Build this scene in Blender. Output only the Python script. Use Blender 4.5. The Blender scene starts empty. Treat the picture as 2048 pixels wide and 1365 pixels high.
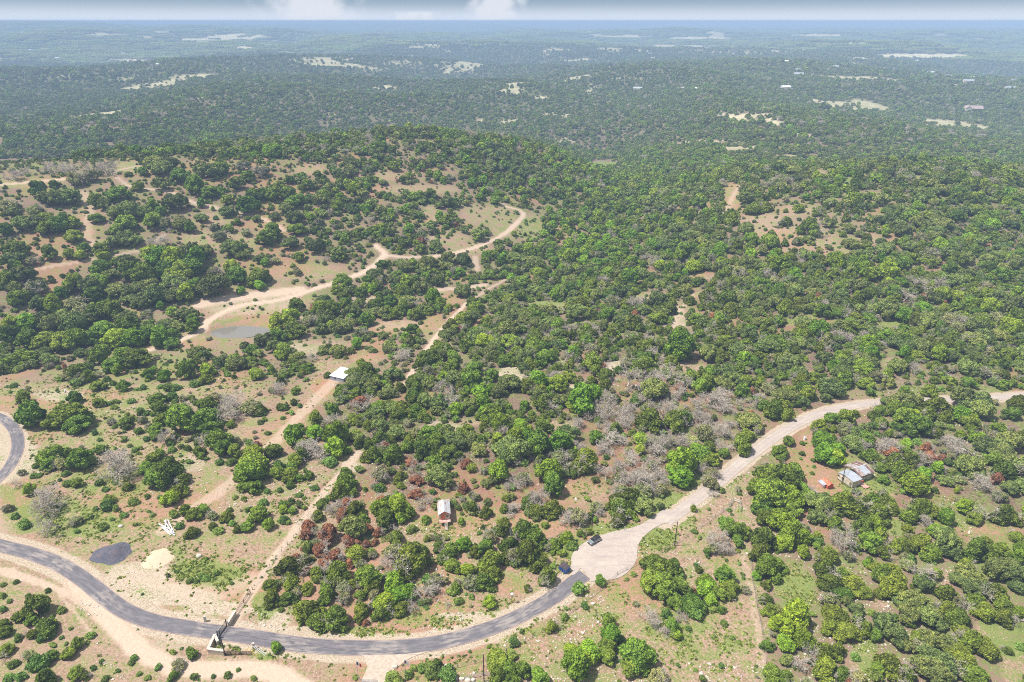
import bpy, math, random
import numpy as np
from mathutils import Vector, Matrix, Euler
R = math.radians
rng = np.random.default_rng(7)
random.seed(7)
scene = bpy.context.scene
C = scene.collection

# ------------------------------------------------------------------ camera, sky, sun, exposure
F = 1365.0                       # focal length in photo pixels (photo is 2048 wide)
PITCH = math.atan((682.5 - 42.0) / F)
CAMZ = 150.0
cam_d = bpy.data.cameras.new('camera'); cam = bpy.data.objects.new('camera', cam_d); C.objects.link(cam)
cam.location = (0, 0, CAMZ)
cam.rotation_euler = (math.pi / 2 - PITCH, 0, 0)
cam_d.sensor_width = 36.0; cam_d.lens = 36.0 * F / 2048.0
cam_d.clip_start = 1.0; cam_d.clip_end = 120000.0
scene.camera = cam

SUN_EL, SUN_AZ = R(62), R(264)   # azimuth measured from +Y clockwise: high, from the left
sun_d = bpy.data.lights.new('sun', 'SUN'); sun = bpy.data.objects.new('sun', sun_d); C.objects.link(sun)
sun_d.energy = 4.9; sun_d.angle = R(3.5); sun_d.color = (1.0, 0.955, 0.89)
sdir = Vector((math.sin(SUN_AZ) * math.cos(SUN_EL), math.cos(SUN_AZ) * math.cos(SUN_EL), math.sin(SUN_EL)))
sun.rotation_euler = sdir.to_track_quat('Z', 'Y').to_euler()
sun.location = (0, 0, 400)

world = bpy.data.worlds.new('World'); scene.world = world; world.use_nodes = True
def sky_nodes():
    nt = world.node_tree; N = nt.nodes; L = nt.links
    bg = N['Background']
    sky = N.new('ShaderNodeTexSky'); sky.sky_type = 'NISHITA'; sky.sun_disc = False
    sky.sun_elevation = SUN_EL; sky.sun_rotation = SUN_AZ; sky.altitude = 300; sky.air_density = 1.0; sky.dust_density = 1.0
    geo = N.new('ShaderNodeTexCoord')
    sep = N.new('ShaderNodeSeparateXYZ'); L.new(geo.outputs['Generated'], sep.inputs[0])
    # veil of thin cloud low on the horizon
    veil = N.new('ShaderNodeMapRange'); veil.interpolation_type = 'SMOOTHSTEP'
    L.new(sep.outputs['Z'], veil.inputs['Value'])
    veil.inputs['From Min'].default_value = 0.002; veil.inputs['From Max'].default_value = 0.027
    veil.inputs['To Min'].default_value = 1.0; veil.inputs['To Max'].default_value = 0.3
    # broken cloud overhead
    mp = N.new('ShaderNodeMapping'); mp.inputs['Scale'].default_value = (1.0, 1.0, 3.0); L.new(geo.outputs['Generated'], mp.inputs[0])
    nz = N.new('ShaderNodeTexNoise'); nz.inputs['Scale'].default_value = 2.2; nz.inputs['Detail'].default_value = 6; L.new(mp.outputs[0], nz.inputs['Vector'])
    cr = N.new('ShaderNodeMapRange'); cr.interpolation_type = 'SMOOTHSTEP'; L.new(nz.outputs['Fac'], cr.inputs['Value'])
    cr.inputs['From Min'].default_value = 0.42; cr.inputs['From Max'].default_value = 0.62
    hi = N.new('ShaderNodeMapRange'); L.new(sep.outputs['Z'], hi.inputs['Value']); hi.inputs['From Min'].default_value = 0.05; hi.inputs['From Max'].default_value = 0.25
    m1 = N.new('ShaderNodeMath'); m1.operation = 'MULTIPLY'; L.new(cr.outputs[0], m1.inputs[0]); L.new(hi.outputs[0], m1.inputs[1])
    # two towering clouds far off, on the bearing where the photo has them (direction ratio x/y), wispy edge
    rat = N.new('ShaderNodeMath'); rat.operation = 'DIVIDE'; L.new(sep.outputs['X'], rat.inputs[0]); L.new(sep.outputs['Y'], rat.inputs[1])
    wn = N.new('ShaderNodeTexNoise'); wn.inputs['Scale'].default_value = 45; wn.inputs['Detail'].default_value = 5; L.new(geo.outputs['Generated'], wn.inputs['Vector'])
    wm = N.new('ShaderNodeMath'); wm.operation = 'MULTIPLY_ADD'; L.new(wn.outputs['Fac'], wm.inputs[0]); wm.inputs[1].default_value = 0.10; wm.inputs[2].default_value = -0.05
    ra = N.new('ShaderNodeMath'); ra.operation = 'ADD'; L.new(rat.outputs[0], ra.inputs[0]); L.new(wm.outputs[0], ra.inputs[1])
    last = None
    for cx, wd, slant, top in ((-0.262, 0.048, 0.25, 0.2), (-0.027, 0.030, -0.35, 0.12), (-0.125, 0.018, 0, 0.013)):
        s = N.new('ShaderNodeMath'); s.operation = 'MULTIPLY_ADD'; L.new(sep.outputs['Z'], s.inputs[0]); s.inputs[1].default_value = slant; L.new(ra.outputs[0], s.inputs[2])
        d = N.new('ShaderNodeMath'); d.operation = 'SUBTRACT'; L.new(s.outputs[0], d.inputs[0]); d.inputs[1].default_value = cx
        a = N.new('ShaderNodeMath'); a.operation = 'ABSOLUTE'; L.new(d.outputs[0], a.inputs[0])
        r = N.new('ShaderNodeMapRange'); r.interpolation_type = 'SMOOTHSTEP'; L.new(a.outputs[0], r.inputs['Value'])
        r.inputs['From Min'].default_value = wd * 1.5; r.inputs['From Max'].default_value = wd * 0.2
        r2 = N.new('ShaderNodeMapRange'); r2.interpolation_type = 'SMOOTHSTEP'; L.new(sep.outputs['Z'], r2.inputs['Value'])
        r2.inputs['From Min'].default_value = top; r2.inputs['From Max'].default_value = top * 0.6
        mm = N.new('ShaderNodeMath'); mm.operation = 'MULTIPLY'; L.new(r.outputs[0], mm.inputs[0]); L.new(r2.outputs[0], mm.inputs[1])
        if last is None: last = mm
        else:
            mx = N.new('ShaderNodeMath'); mx.operation = 'MAXIMUM'; L.new(last.outputs[0], mx.inputs[0]); L.new(mm.outputs[0], mx.inputs[1]); last = mx
    front = N.new('ShaderNodeMath'); front.operation = 'GREATER_THAN'; L.new(sep.outputs['Y'], front.inputs[0]); front.inputs[1].default_value = 0.2
    lf = N.new('ShaderNodeMath'); lf.operation = 'MULTIPLY'; L.new(last.outputs[0], lf.inputs[0]); L.new(front.outputs[0], lf.inputs[1])
    mixv = N.new('ShaderNodeMix'); mixv.data_type = 'RGBA'; L.new(veil.outputs[0], mixv.inputs['Factor'])
    tint = N.new('ShaderNodeMix'); tint.data_type = 'RGBA'; tint.blend_type = 'MULTIPLY'; tint.inputs['Factor'].default_value = 1.0
    L.new(sky.outputs[0], tint.inputs['A']); tint.inputs['B'].default_value = (0.46, 0.86, 1.5, 1)
    tz = N.new('ShaderNodeMapRange'); L.new(sep.outputs['Z'], tz.inputs['Value']); tz.inputs['From Min'].default_value = 0.05; tz.inputs['From Max'].default_value = 0.3
    tsel = N.new('ShaderNodeMix'); tsel.data_type = 'RGBA'; L.new(tz.outputs[0], tsel.inputs['Factor']); L.new(tint.outputs['Result'], tsel.inputs['A']); L.new(sky.outputs[0], tsel.inputs['B'])
    L.new(tsel.outputs['Result'], mixv.inputs['A']); mixv.inputs['B'].default_value = (10.2, 11.4, 13.3, 1)
    mixc = N.new('ShaderNodeMix'); mixc.data_type = 'RGBA'; L.new(m1.outputs[0], mixc.inputs['Factor'])
    L.new(mixv.outputs['Result'], mixc.inputs['A']); mixc.inputs['B'].default_value = (11.5, 11.7, 12.0, 1)
    mixt = N.new('ShaderNodeMix'); mixt.data_type = 'RGBA'
    l8 = N.new('ShaderNodeMath'); l8.operation = 'MULTIPLY'; l8.inputs[1].default_value = 0.9; L.new(lf.outputs[0], l8.inputs[0]); L.new(l8.outputs[0], mixt.inputs['Factor'])
    L.new(mixc.outputs['Result'], mixt.inputs['A']); mixt.inputs['B'].default_value = (11.6, 12.2, 13.4, 1)
    L.new(mixt.outputs['Result'], bg.inputs['Color']); bg.inputs['Strength'].default_value = 0.052
sky_nodes()
scene.view_settings.view_transform = 'Standard'; scene.view_settings.look = 'None'
scene.view_settings.exposure = 0.38; scene.view_settings.gamma = 1.0
scene.view_settings.use_curve_mapping = False
scene.render.engine = 'CYCLES'
scene.cycles.max_bounces = 5; scene.cycles.diffuse_bounces = 2; scene.cycles.glossy_bounces = 2
scene.cycles.transmission_bounces = 3; scene.cycles.transparent_max_bounces = 4; scene.cycles.volume_bounces = 0
scene.cycles.use_denoising = False
scene.cycles.pixel_filter_type = 'BLACKMAN_HARRIS'; scene.cycles.filter_width = 1.05

# ------------------------------------------------------------------ terrain
def _h2(ix, iy, s):
    v = (ix.astype(np.int64) * 374761393 + iy.astype(np.int64) * 668265263 + s * 974634777) & 0xFFFFFFFF
    v = ((v ^ (v >> 13)) * 1274126177) & 0xFFFFFFFF
    return ((v ^ (v >> 16)) & 0xFFFF) / 65535.0
def vnoise(x, y, lam, s=0):
    x = np.asarray(x, float) / lam; y = np.asarray(y, float) / lam
    ix = np.floor(x); iy = np.floor(y); fx = x - ix; fy = y - iy
    fx = fx * fx * (3 - 2 * fx); fy = fy * fy * (3 - 2 * fy)
    a = _h2(ix, iy, s); b = _h2(ix + 1, iy, s); c = _h2(ix, iy + 1, s); d = _h2(ix + 1, iy + 1, s)
    return (a + (b - a) * fx) * (1 - fy) + (c + (d - c) * fx) * fy
def fbm(x, y, lam, s=0, o=3):
    t = 0; a = 1; n = 0
    for k in range(o):
        t = t + a * vnoise(x, y, lam / 2 ** k, s + k * 17); n += a; a *= .5
    return t / n
def sst(a, b, x):
    t = np.clip((x - a) / (b - a), 0, 1); return t * t * (3 - 2 * t)
def ridge(x, y, pts, sig):
    """gaussian ridge along a polyline of (x, y, height)"""
    best = np.zeros(np.shape(x))
    for (x0, y0, h0), (x1, y1, h1) in zip(pts[:-1], pts[1:]):
        dx, dy = x1 - x0, y1 - y0
        t = np.clip(((x - x0) * dx + (y - y0) * dy) / (dx * dx + dy * dy), 0, 1)
        d2 = (x - x0 - t * dx) ** 2 + (y - y0 - t * dy) ** 2
        v = (h0 + (h1 - h0) * t) * np.exp(-d2 / (2 * sig * sig))
        best = np.where(np.abs(v) > np.abs(best), v, best)
    return best
POND = (-158.0, 361.0, 12.5, 5.4, -13.5)
def H(x, y):
    x = np.asarray(x, float); y = np.asarray(y, float)
    d = np.hypot(x, y)
    h = 2.2 * (fbm(x, y, 90, 3) - .5) * sst(60, 260, d)
    h = h + ridge(x, y, [(-900, 300, -14), (-330, 325, -15), (-165, 362, -14), (-40, 410, -15), (40, 480, -16), (70, 600, -22), (130, 850, -30), (160, 1300, -30)], 62)
    h = h + ridge(x, y, [(-900, 590, 44), (-420, 575, 42), (-270, 650, 41), (-120, 755, 46), (-20, 800, 36), (90, 900, 10)], 118)
    h = h + ridge(x, y, [(250, 560, 24), (330, 600, 31), (520, 640, 28), (900, 700, 30)], 110)
    far = sst(750, 1500, d)
    h = h - 22 * sst(650, 1100, d)
    h = h + far * 100 * (fbm(x, y, 1100, 11, 3) - .5)
    h = h + far * 75 * ((1 - np.abs(2 * fbm(x + 300, y, 1300, 311, 3) - 1)) ** 2 - .62)
    vf = sst(2500, 7000, d)
    h = h + vf * (150 * (fbm(x + 900, y, 3800, 23, 3) - .45))
    h = h + sst(3500, 9000, y) * 95 * np.exp(-((x / np.maximum(y, 1) + .62) / .42) ** 2) * (0.5 + fbm(x, y, 1600, 41, 3))
    h = h - sst(5000, 14000, y) * 60 * sst(-.15, -.6, x / np.maximum(y, 1))
    lim = CAMZ - 5 - np.maximum(d, 1) * 0.0016
    h = np.where(d > 2500, np.minimum(h, lim - 12 + (14 + 30 * sst(6000, 12000, d)) * (fbm(x, y, 3800, 5, 3) - .25)), h)
    px, py, ra, rb, pz = POND
    q = np.hypot((x - px) / (ra * 1.9), (y - py) / (rb * 2.4))
    h = h + (pz - 1.0 - h) * (1 - sst(.5, 1.0, q))
    return h
cp, sp = math.cos(PITCH), math.sin(PITCH)
def proj(x, y, z):
    """world -> photo pixel (2048 x 1365)"""
    z = z - CAMZ
    dep = y * cp - z * sp; up = y * sp + z * cp
    dep = np.where(dep < 1e-3, 1e-3, dep)
    return 1024 + F * x / dep, 682.5 - F * up / dep, dep
def ground_at(px, py, off=0.0):
    """points on the land (raised by off metres) seen at photo pixels"""
    px = np.atleast_1d(np.asarray(px, float)); py = np.atleast_1d(np.asarray(py, float)); off = np.broadcast_to(np.asarray(off, float), px.shape)
    u = (px - 1024) / F; v = (682.5 - py) / F
    dx = u; dy = cp + v * sp; dz = -sp + v * cp
    t = np.geomspace(60, 60000, 700)
    X = dx[:, None] * t; Y = dy[:, None] * t; Z = CAMZ + dz[:, None] * t
    below = Z < H(X, Y) + off[:, None]
    i = np.where(below.any(1), below.argmax(1), len(t) - 1); i = np.maximum(i, 1)
    lo = t[i - 1]; hi = t[i]
    for _ in range(22):
        m = (lo + hi) / 2
        b = CAMZ + dz * m < H(dx * m, dy * m) + off
        hi = np.where(b, m, hi); lo = np.where(b, lo, m)
    return dx * hi, dy * hi, hi            # hi is the depth along the optical axis
def G1(px, py, off=0.0):
    x, y, d = ground_at(px, py, off); return Vector((float(x[0]), float(y[0]), float(H(x, y)[0])))
def catmull(pts, n=10):
    P = np.array(pts, float); P = np.vstack([2 * P[0] - P[1], P, 2 * P[-1] - P[-2]]); out = []
    for i in range(1, len(P) - 2):
        t = np.linspace(0, 1, n, endpoint=False)[:, None]
        p0, p1, p2, p3 = P[i - 1], P[i], P[i + 1], P[i + 2]
        out.append(.5 * (2 * p1 + (p2 - p0) * t + (2 * p0 - 5 * p1 + 4 * p2 - p3) * t ** 2 + (3 * p1 - p0 - 3 * p2 + p3) * t ** 3))
    out.append(P[-2][None]); return np.vstack(out)
def poly_dist(x, y, line):
    best = np.full(np.shape(x), 1e9)
    for (x0, y0), (x1, y1) in zip(line[:-1], line[1:]):
        dx, dy = x1 - x0, y1 - y0; l = dx * dx + dy * dy + 1e-9
        t = np.clip(((x - x0) * dx + (y - y0) * dy) / l, 0, 1)
        best = np.minimum(best, np.hypot(x - x0 - t * dx, y - y0 - t * dy))
    return best
def in_poly(x, y, P):
    c = np.zeros(np.shape(x), bool); n = len(P)
    for i in range(n):
        x0, y0 = P[i]; x1, y1 = P[(i + 1) % n]
        m = ((y0 > y) != (y1 > y)) & (x < (x1 - x0) * (y - y0) / (y1 - y0 + 1e-12) + x0); c ^= m
    return c

# ------------------------------------------------------------------ layout read off the photograph (photo pixels), laid onto the land
def line_w(pts, n=6):
    P = catmull(pts, n); x, y, _ = ground_at(P[:, 0], P[:, 1]); return np.stack([x, y], 1)
ASPHALT = [(-60, 1076), (0, 1092), (60, 1107), (120, 1130), (170, 1162), (210, 1194), (250, 1222), (300, 1242), (360, 1254), (420, 1263), (500, 1274), (560, 1284), (620, 1292), (700, 1296), (780, 1296), (850, 1290), (920, 1276), (1000, 1250), (1060, 1222), (1110, 1193), (1150, 1163), (1169, 1150)]
LOOP = [(-60, 826), (-15, 830), (12, 842), (30, 862), (36, 888), (30, 914), (14, 940), (-12, 966), (-60, 1000)]
CONCRETE = [(1330, 1044), (1375, 1012), (1440, 962), (1500, 912), (1560, 868), (1630, 831), (1700, 813), (1770, 805), (1850, 801), (1950, 798), (2060, 790), (2160, 780)]
ccr = lambda L: [(1000 + a / 3.657, 1000 + b / 3.657) for a, b in L]
CULDESAC = ccr([(590, 500), (535, 560), (519, 480), (527, 405), (570, 350), (640, 303), (740, 262), (850, 228), (960, 205), (1040, 176), (1130, 118), (1215, 70), (1290, 148), (1190, 178), (1105, 225), (1040, 285), (1010, 340), (1003, 400), (988, 465), (940, 525), (880, 567), (810, 586), (745, 588), (668, 600), (650, 560)])
DRIVE = [(700, 1300), (862, 1302), (822, 1316), (790, 1338), (768, 1365), (756, 1400), (690, 1400), (722, 1365), (735, 1335), (728, 1314)]
# pale dirt tracks: (points, half width in metres, strength)
TRACKS = [
    ([(150, 1160), (195, 1215), (240, 1262), (290, 1305), (345, 1330), (410, 1340), (480, 1338), (545, 1345), (600, 1375)], 2.6, 1.0),
    ([(0, 1140), (60, 1160), (105, 1175), (150, 1195), (200, 1232), (250, 1275), (320, 1330)], 1.3, .8),
    ([(-20, 1130), (30, 1150), (95, 1172), (175, 1205), (225, 1250)], .9, .8),
    ([(110, 1180), (150, 1225), (190, 1275)], .5, .5),
    ([(470, 1235), (520, 1160), (560, 1100), (600, 1050), (650, 985), (700, 925), (715, 905)], 1.6, .8),
    ([(250, 1150), (330, 1165), (420, 1190), (500, 1160)], 3.0, .35),
    ([(330, 1060), (400, 1010), (470, 960), (540, 895), (590, 840), (640, 790), (672, 758)], 2.6, .55),
    ([(812, 768), (840, 720), (875, 670), (905, 635), (935, 606)], 1.5, .9),
    ([(935, 606), (975, 580), (1010, 560)], 1.3, .5),
    ([(300, 700), (350, 685), (400, 662), (420, 640), (480, 612), (560, 600), (640, 575), (715, 550), (752, 528), (768, 508), (752, 492)], 2.4, 1.0),
    ([(400, 610), (450, 598), (520, 590), (600, 580)], 4.5, .9),
    ([(768, 512), (840, 515), (900, 508), (960, 492), (1005, 470), (1035, 445), (1045, 425), (1005, 410)], 2.0, .9),
    ([(570, 462), (530, 440), (470, 422), (400, 410), (340, 385), (290, 378), (255, 372)], 1.8, .8),
    ([(255, 372), (230, 345), (290, 330)], 1.6, .5),
    ([(-20, 372), (60, 365), (130, 358)], 2.2, .8),
    ([(60, 540), (180, 520), (280, 500), (330, 470)], 1.6, .5),
    ([(870, 435), (860, 500)], 1.5, .3),
    ([(950, 515), (955, 540)], 2, .6), ([(880, 580), (940, 575), (970, 570)], 2.5, .7),
    ([(1345, 655), (1360, 620), (1385, 590), (1320, 595), (1280, 600)], 1.6, .4),
    ([(1450, 430), (1465, 395), (1480, 370)], 2.0, .4),
    ([(165, 385), (180, 420), (172, 470), (195, 500)], 3.2, .35),
    ([(1480, 1095), (1500, 1160), (1515, 1250), (1525, 1330)], .9, .35),
]
# blobs on the ground: (x, y, rx, ry in photo pixels, channel, strength); g grass, c cream stone, r red soil, t trampled tan
BLOBS = [
    (120, 1040, 130, 40, 'g', .8), (60, 1000, 70, 30, 'g', .6), (330, 1110, 60, 22, 'g', .5), (420, 1145, 75, 30, 'g', 1.0), (300, 1065, 90, 22, 'g', .5), (215, 960, 90, 40, 'g', .6),
    (130, 880, 90, 40, 'g', .55), (260, 850, 120, 45, 'g', .5), (60, 780, 110, 20, 'g', .5), (240, 800, 140, 24, 'g', .45), (420, 780, 120, 30, 'g', .4), (330, 900, 90, 30, 'g', .4), (560, 740, 80, 30, 'g', .35),
    (560, 1010, 70, 40, 'g', .35), (620, 970, 60, 20, 'g', .4), (520, 1210, 28, 26, 'g', .9), (470, 1290, 45, 8, 'g', .8), (590, 1308, 110, 12, 'g', .75), (560, 1150, 50, 30, 'g', .5),
    (700, 1265, 110, 8, 'g', .8), (850, 1245, 90, 14, 'g', .6), (1000, 1215, 40, 20, 'g', .4), (620, 1085, 30, 20, 'g', .5), (740, 1078, 40, 8, 'g', .6), (890, 1060, 110, 14, 'g', .45), (1100, 1130, 60, 20, 'g', .6), (1150, 1100, 60, 20, 'g', .9), (1230, 1060, 70, 14, 'g', 1.),
    (1310, 1075, 45, 26, 'g', 1.), (1340, 1045, 50, 16, 'g', .8), (1400, 985, 60, 12, 'g', .4), (1300, 1010, 60, 22, 'g', .9), (1330, 1000, 70, 20, 'g', 1.), (1400, 960, 90, 14, 'g', .9), (1520, 880, 60, 16, 'g', .6), (1600, 838, 80, 10, 'g', .6), (1700, 790, 90, 8, 'g', .5), (1900, 780, 120, 10, 'g', .6),
    (1170, 985, 40, 18, 'g', .4), (1160, 1300, 80, 16, 'g', .3), (1180, 1190, 80, 30, 'g', .4), (1300, 1280, 110, 40, 'g', .55), (1400, 1300, 90, 40, 'g', .4), (1260, 1250, 70, 25, 'g', .5), (1440, 1290, 60, 30, 'g', .3), (1080, 1250, 70, 20, 'g', .35), (880, 1320, 70, 10, 'g', .3),
    (1600, 1180, 45, 45, 'g', .9), (1690, 1160, 60, 60, 'g', .6), (1790, 1060, 30, 20, 'g', .8), (1900, 1030, 110, 30, 'g', .75), (2000, 1120, 80, 60, 'g', .7), (1740, 1310, 30, 50, 'g', .7), (2010, 1270, 60, 60, 'g', .8), (1740, 970, 60, 18, 'g', .9), (1720, 930, 60, 40, 'g', .6), (1640, 1080, 50, 20, 'g', .4),
    (260, 335, 60, 14, 'g', .6), (1210, 328, 24, 7, 'g', 1.), (1060, 455, 28, 30, 'g', .7), (1680, 360, 30, 6, 'g', 1.), (1780, 652, 40, 8, 'g', 1.), (1600, 645, 60, 8, 'g', .8), (1080, 610, 60, 14, 'g', .7), (1410, 555, 60, 10, 'g', .5), (1160, 650, 20, 10, 'g', .8), (1840, 357, 18, 4, 'g', 1),
    (60, 335, 120, 8, 'g', .6), (0, 368, 60, 10, 'g', .7),
    (200, 1180, 60, 22, 'c', .6), (280, 1150, 80, 30, 'c', .7), (330, 1190, 110, 22, 'c', .75), (430, 1215, 70, 16, 'c', .8), (540, 1240, 35, 20, 'c', .9), (560, 1262, 60, 10, 'c', .9), (650, 1275, 120, 7, 'c', .7), (800, 1273, 130, 6, 'c', .8), (950, 1235, 90, 10, 'c', .7), (700, 1322, 60, 16, 'c', .35), (990, 1275, 60, 12, 'c', .5),
    (470, 1160, 90, 18, 'c', .45), (480, 1120, 60, 10, 'c', .4), (20, 920, 60, 50, 'c', .7), (0, 880, 30, 45, 'c', 1.), (10, 1040, 30, 30, 'c', .45), (50, 1180, 80, 30, 'c', .35), (150, 1300, 140, 50, 'c', .35), (60, 1330, 120, 40, 'c', .3), (340, 1285, 60, 20, 'c', .5),
    (380, 925, 40, 18, 'c', .5), (120, 790, 60, 14, 'c', .6), (60, 800, 80, 8, 'c', .35), (400, 870, 120, 30, 'c', .2), (600, 700, 60, 18, 'c', .5), (670, 690, 50, 14, 'c', .4), (760, 600, 90, 10, 'c', .5), (800, 650, 60, 12, 'c', .45), (1020, 755, 35, 22, 'c', .7), (1240, 735, 35, 14, 'c', .9), (1150, 780, 30, 12, 'c', .7), (880, 860, 60, 20, 'c', .5), (1350, 640, 30, 30, 'c', .5), (700, 930, 20, 12, 'c', .8), (1170, 640, 60, 10, 'c', .3), (1370, 600, 60, 14, 'c', .3),
    (590, 640, 60, 12, 'c', .5), (500, 610, 110, 25, 'c', .5), (560, 610, 40, 30, 'c', .5), (1560, 445, 90, 34, 'c', .35), (1620, 490, 70, 24, 'c', .35), (1700, 480, 60, 16, 'c', .25), (900, 470, 120, 40, 'c', .25),
    (645, 775, 26, 20, 'r', .9), (600, 820, 50, 18, 'r', .35), (560, 870, 60, 24, 'r', .35), (860, 625, 30, 6, 'r', .3), (470, 662, 60, 9, 'r', .5), (650, 1120, 40, 16, 'r', .5), (760, 1110, 30, 30, 'r', .5), (1010, 1175, 50, 16, 'r', .55), (1100, 1070, 60, 30, 'r', .4), (1030, 1135, 60, 12, 'r', .35), (1400, 1225, 80, 18, 'r', .3), (1200, 1260, 50, 16, 'r', .3), (1450, 1110, 30, 30, 'r', .3), (1060, 1290, 50, 14, 'r', .25), (940, 1330, 60, 14, 'r', .3),
    (1640, 940, 40, 30, 'r', .25), (1620, 920, 30, 40, 'r', .2), (940, 555, 40, 10, 'r', .5), (180, 440, 30, 30, 'r', .3), (200, 700, 60, 12, 'r', .15), (130, 355, 40, 5, 'r', .7), (300, 350, 80, 10, 'r', .2), (300, 1235, 80, 10, 'r', .35), (700, 340, 200, 30, 'r', .15), (200, 940, 60, 10, 'r', .3),
]
FIELDS_SUNLIT = [  # far open ground and painted sunlit strips: (x, y, rx, ry, brightness)
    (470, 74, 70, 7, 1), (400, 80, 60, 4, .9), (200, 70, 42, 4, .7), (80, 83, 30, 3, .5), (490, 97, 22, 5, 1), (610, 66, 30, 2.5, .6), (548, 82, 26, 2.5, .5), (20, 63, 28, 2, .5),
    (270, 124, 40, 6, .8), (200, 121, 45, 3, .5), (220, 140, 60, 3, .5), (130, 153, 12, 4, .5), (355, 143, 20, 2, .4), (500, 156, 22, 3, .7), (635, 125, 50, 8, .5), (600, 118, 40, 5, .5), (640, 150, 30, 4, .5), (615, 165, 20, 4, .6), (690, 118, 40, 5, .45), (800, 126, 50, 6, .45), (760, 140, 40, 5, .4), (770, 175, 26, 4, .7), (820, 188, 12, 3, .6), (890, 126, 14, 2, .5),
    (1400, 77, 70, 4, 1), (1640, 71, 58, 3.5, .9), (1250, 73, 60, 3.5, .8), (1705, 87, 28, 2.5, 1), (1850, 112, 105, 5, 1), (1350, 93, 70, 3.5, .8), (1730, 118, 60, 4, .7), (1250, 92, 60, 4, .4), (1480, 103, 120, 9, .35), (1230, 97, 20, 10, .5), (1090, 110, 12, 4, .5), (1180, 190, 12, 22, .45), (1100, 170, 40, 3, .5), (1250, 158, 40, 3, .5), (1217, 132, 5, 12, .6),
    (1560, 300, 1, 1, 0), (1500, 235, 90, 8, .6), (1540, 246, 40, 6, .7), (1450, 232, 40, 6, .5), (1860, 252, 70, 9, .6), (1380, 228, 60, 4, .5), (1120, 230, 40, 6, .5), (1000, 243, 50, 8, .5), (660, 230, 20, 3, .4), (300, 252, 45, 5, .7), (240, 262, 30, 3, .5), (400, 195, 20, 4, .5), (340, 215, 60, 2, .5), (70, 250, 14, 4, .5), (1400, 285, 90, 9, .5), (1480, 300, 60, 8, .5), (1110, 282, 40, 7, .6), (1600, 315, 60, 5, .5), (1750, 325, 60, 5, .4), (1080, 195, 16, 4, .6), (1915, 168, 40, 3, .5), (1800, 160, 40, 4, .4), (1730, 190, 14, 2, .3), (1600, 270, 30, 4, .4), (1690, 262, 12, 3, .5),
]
# bare ground without trees: ellipses in photo pixels
BARE = [
    (270, 335, 50, 12), (50, 365, 70, 9), (175, 400, 18, 12), (172, 450, 20, 26), (190, 490, 26, 12), (90, 510, 60, 10), (345, 505, 60, 10), (420, 480, 60, 18), (500, 480, 60, 14), (430, 440, 40, 12), (540, 448, 34, 12), (600, 545, 90, 16), (520, 600, 110, 26), (440, 635, 55, 22), (380, 675, 50, 14), (620, 340, 32, 12), (775, 352, 30, 10), (830, 380, 90, 9), (960, 430, 40, 22), (1010, 450, 30, 26), (900, 480, 40, 14), (1000, 425, 30, 14), (860, 430, 14, 20), (940, 500, 50, 14), (1060, 455, 26, 26), (1210, 328, 30, 8), (1465, 395, 16, 30), (1530, 440, 54, 14), (1545, 465, 54, 16), (1620, 480, 54, 20), (1660, 500, 45, 14), (1600, 420, 40, 10), (1740, 480, 34, 12), (1700, 505, 30, 8), (1555, 500, 20, 10), (1360, 630, 18, 30), (1300, 598, 40, 12), (1400, 590, 26, 8), (1780, 652, 36, 9), (1615, 648, 40, 7), (1410, 555, 34, 7), (1090, 612, 40, 9), (1160, 650, 18, 8), (1640, 345, 12, 4), (1840, 357, 18, 5), (1890, 375, 16, 4),
    (540, 600, 60, 40), (500, 650, 70, 12), (300, 690, 80, 10), (620, 690, 60, 12), (700, 625, 30, 6), (800, 655, 55, 12), (760, 600, 40, 6), (730, 720, 30, 10), (660, 735, 40, 16), (640, 780, 34, 26), (590, 830, 40, 26), (545, 880, 50, 24), (870, 660, 22, 30), (900, 600, 30, 12), (720, 770, 0, 0), (1020, 755, 30, 22), (1235, 735, 30, 11), (1150, 782, 22, 9), (1120, 855, 30, 9), (880, 855, 50, 9), (1370, 735, 50, 10), (950, 850, 30, 9), (1160, 985, 55, 22), (1115, 880, 26, 10), (1790, 728, 26, 12), (1620, 745, 20, 7),
    (1640, 930, 45, 42), (1620, 890, 22, 30), (1712, 945, 46, 32), (1655, 972, 34, 16), (1760, 985, 36, 14), (1560, 905, 18, 12), (685, 748, 26, 12), (600, 950, 60, 26), (650, 920, 40, 14), (560, 1000, 80, 40), (705, 925, 24, 12), (945, 215, 0, 0), (955, 575, 30, 6), (880, 585, 26, 6),
    (1950, 216, 22, 10), (1480, 980, 40, 40), (1410, 1000, 60, 25),
]
bd = lambda L: [(1500 + a / 3.737, 1000 + b / 3.737, c / 3.737, d / 3.737) for a, b, c, d in L]
BARE += bd([(1080, 190, 90, 70), (330, 600, 150, 110), (1760, 210, 250, 50), (990, 740, 60, 60), (850, 1200, 130, 120), (1850, 950, 150, 90), (1970, 1250, 90, 130), (1480, 600, 40, 80), (30, 800, 40, 400), (1300, 1000, 0, 0)])
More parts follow.
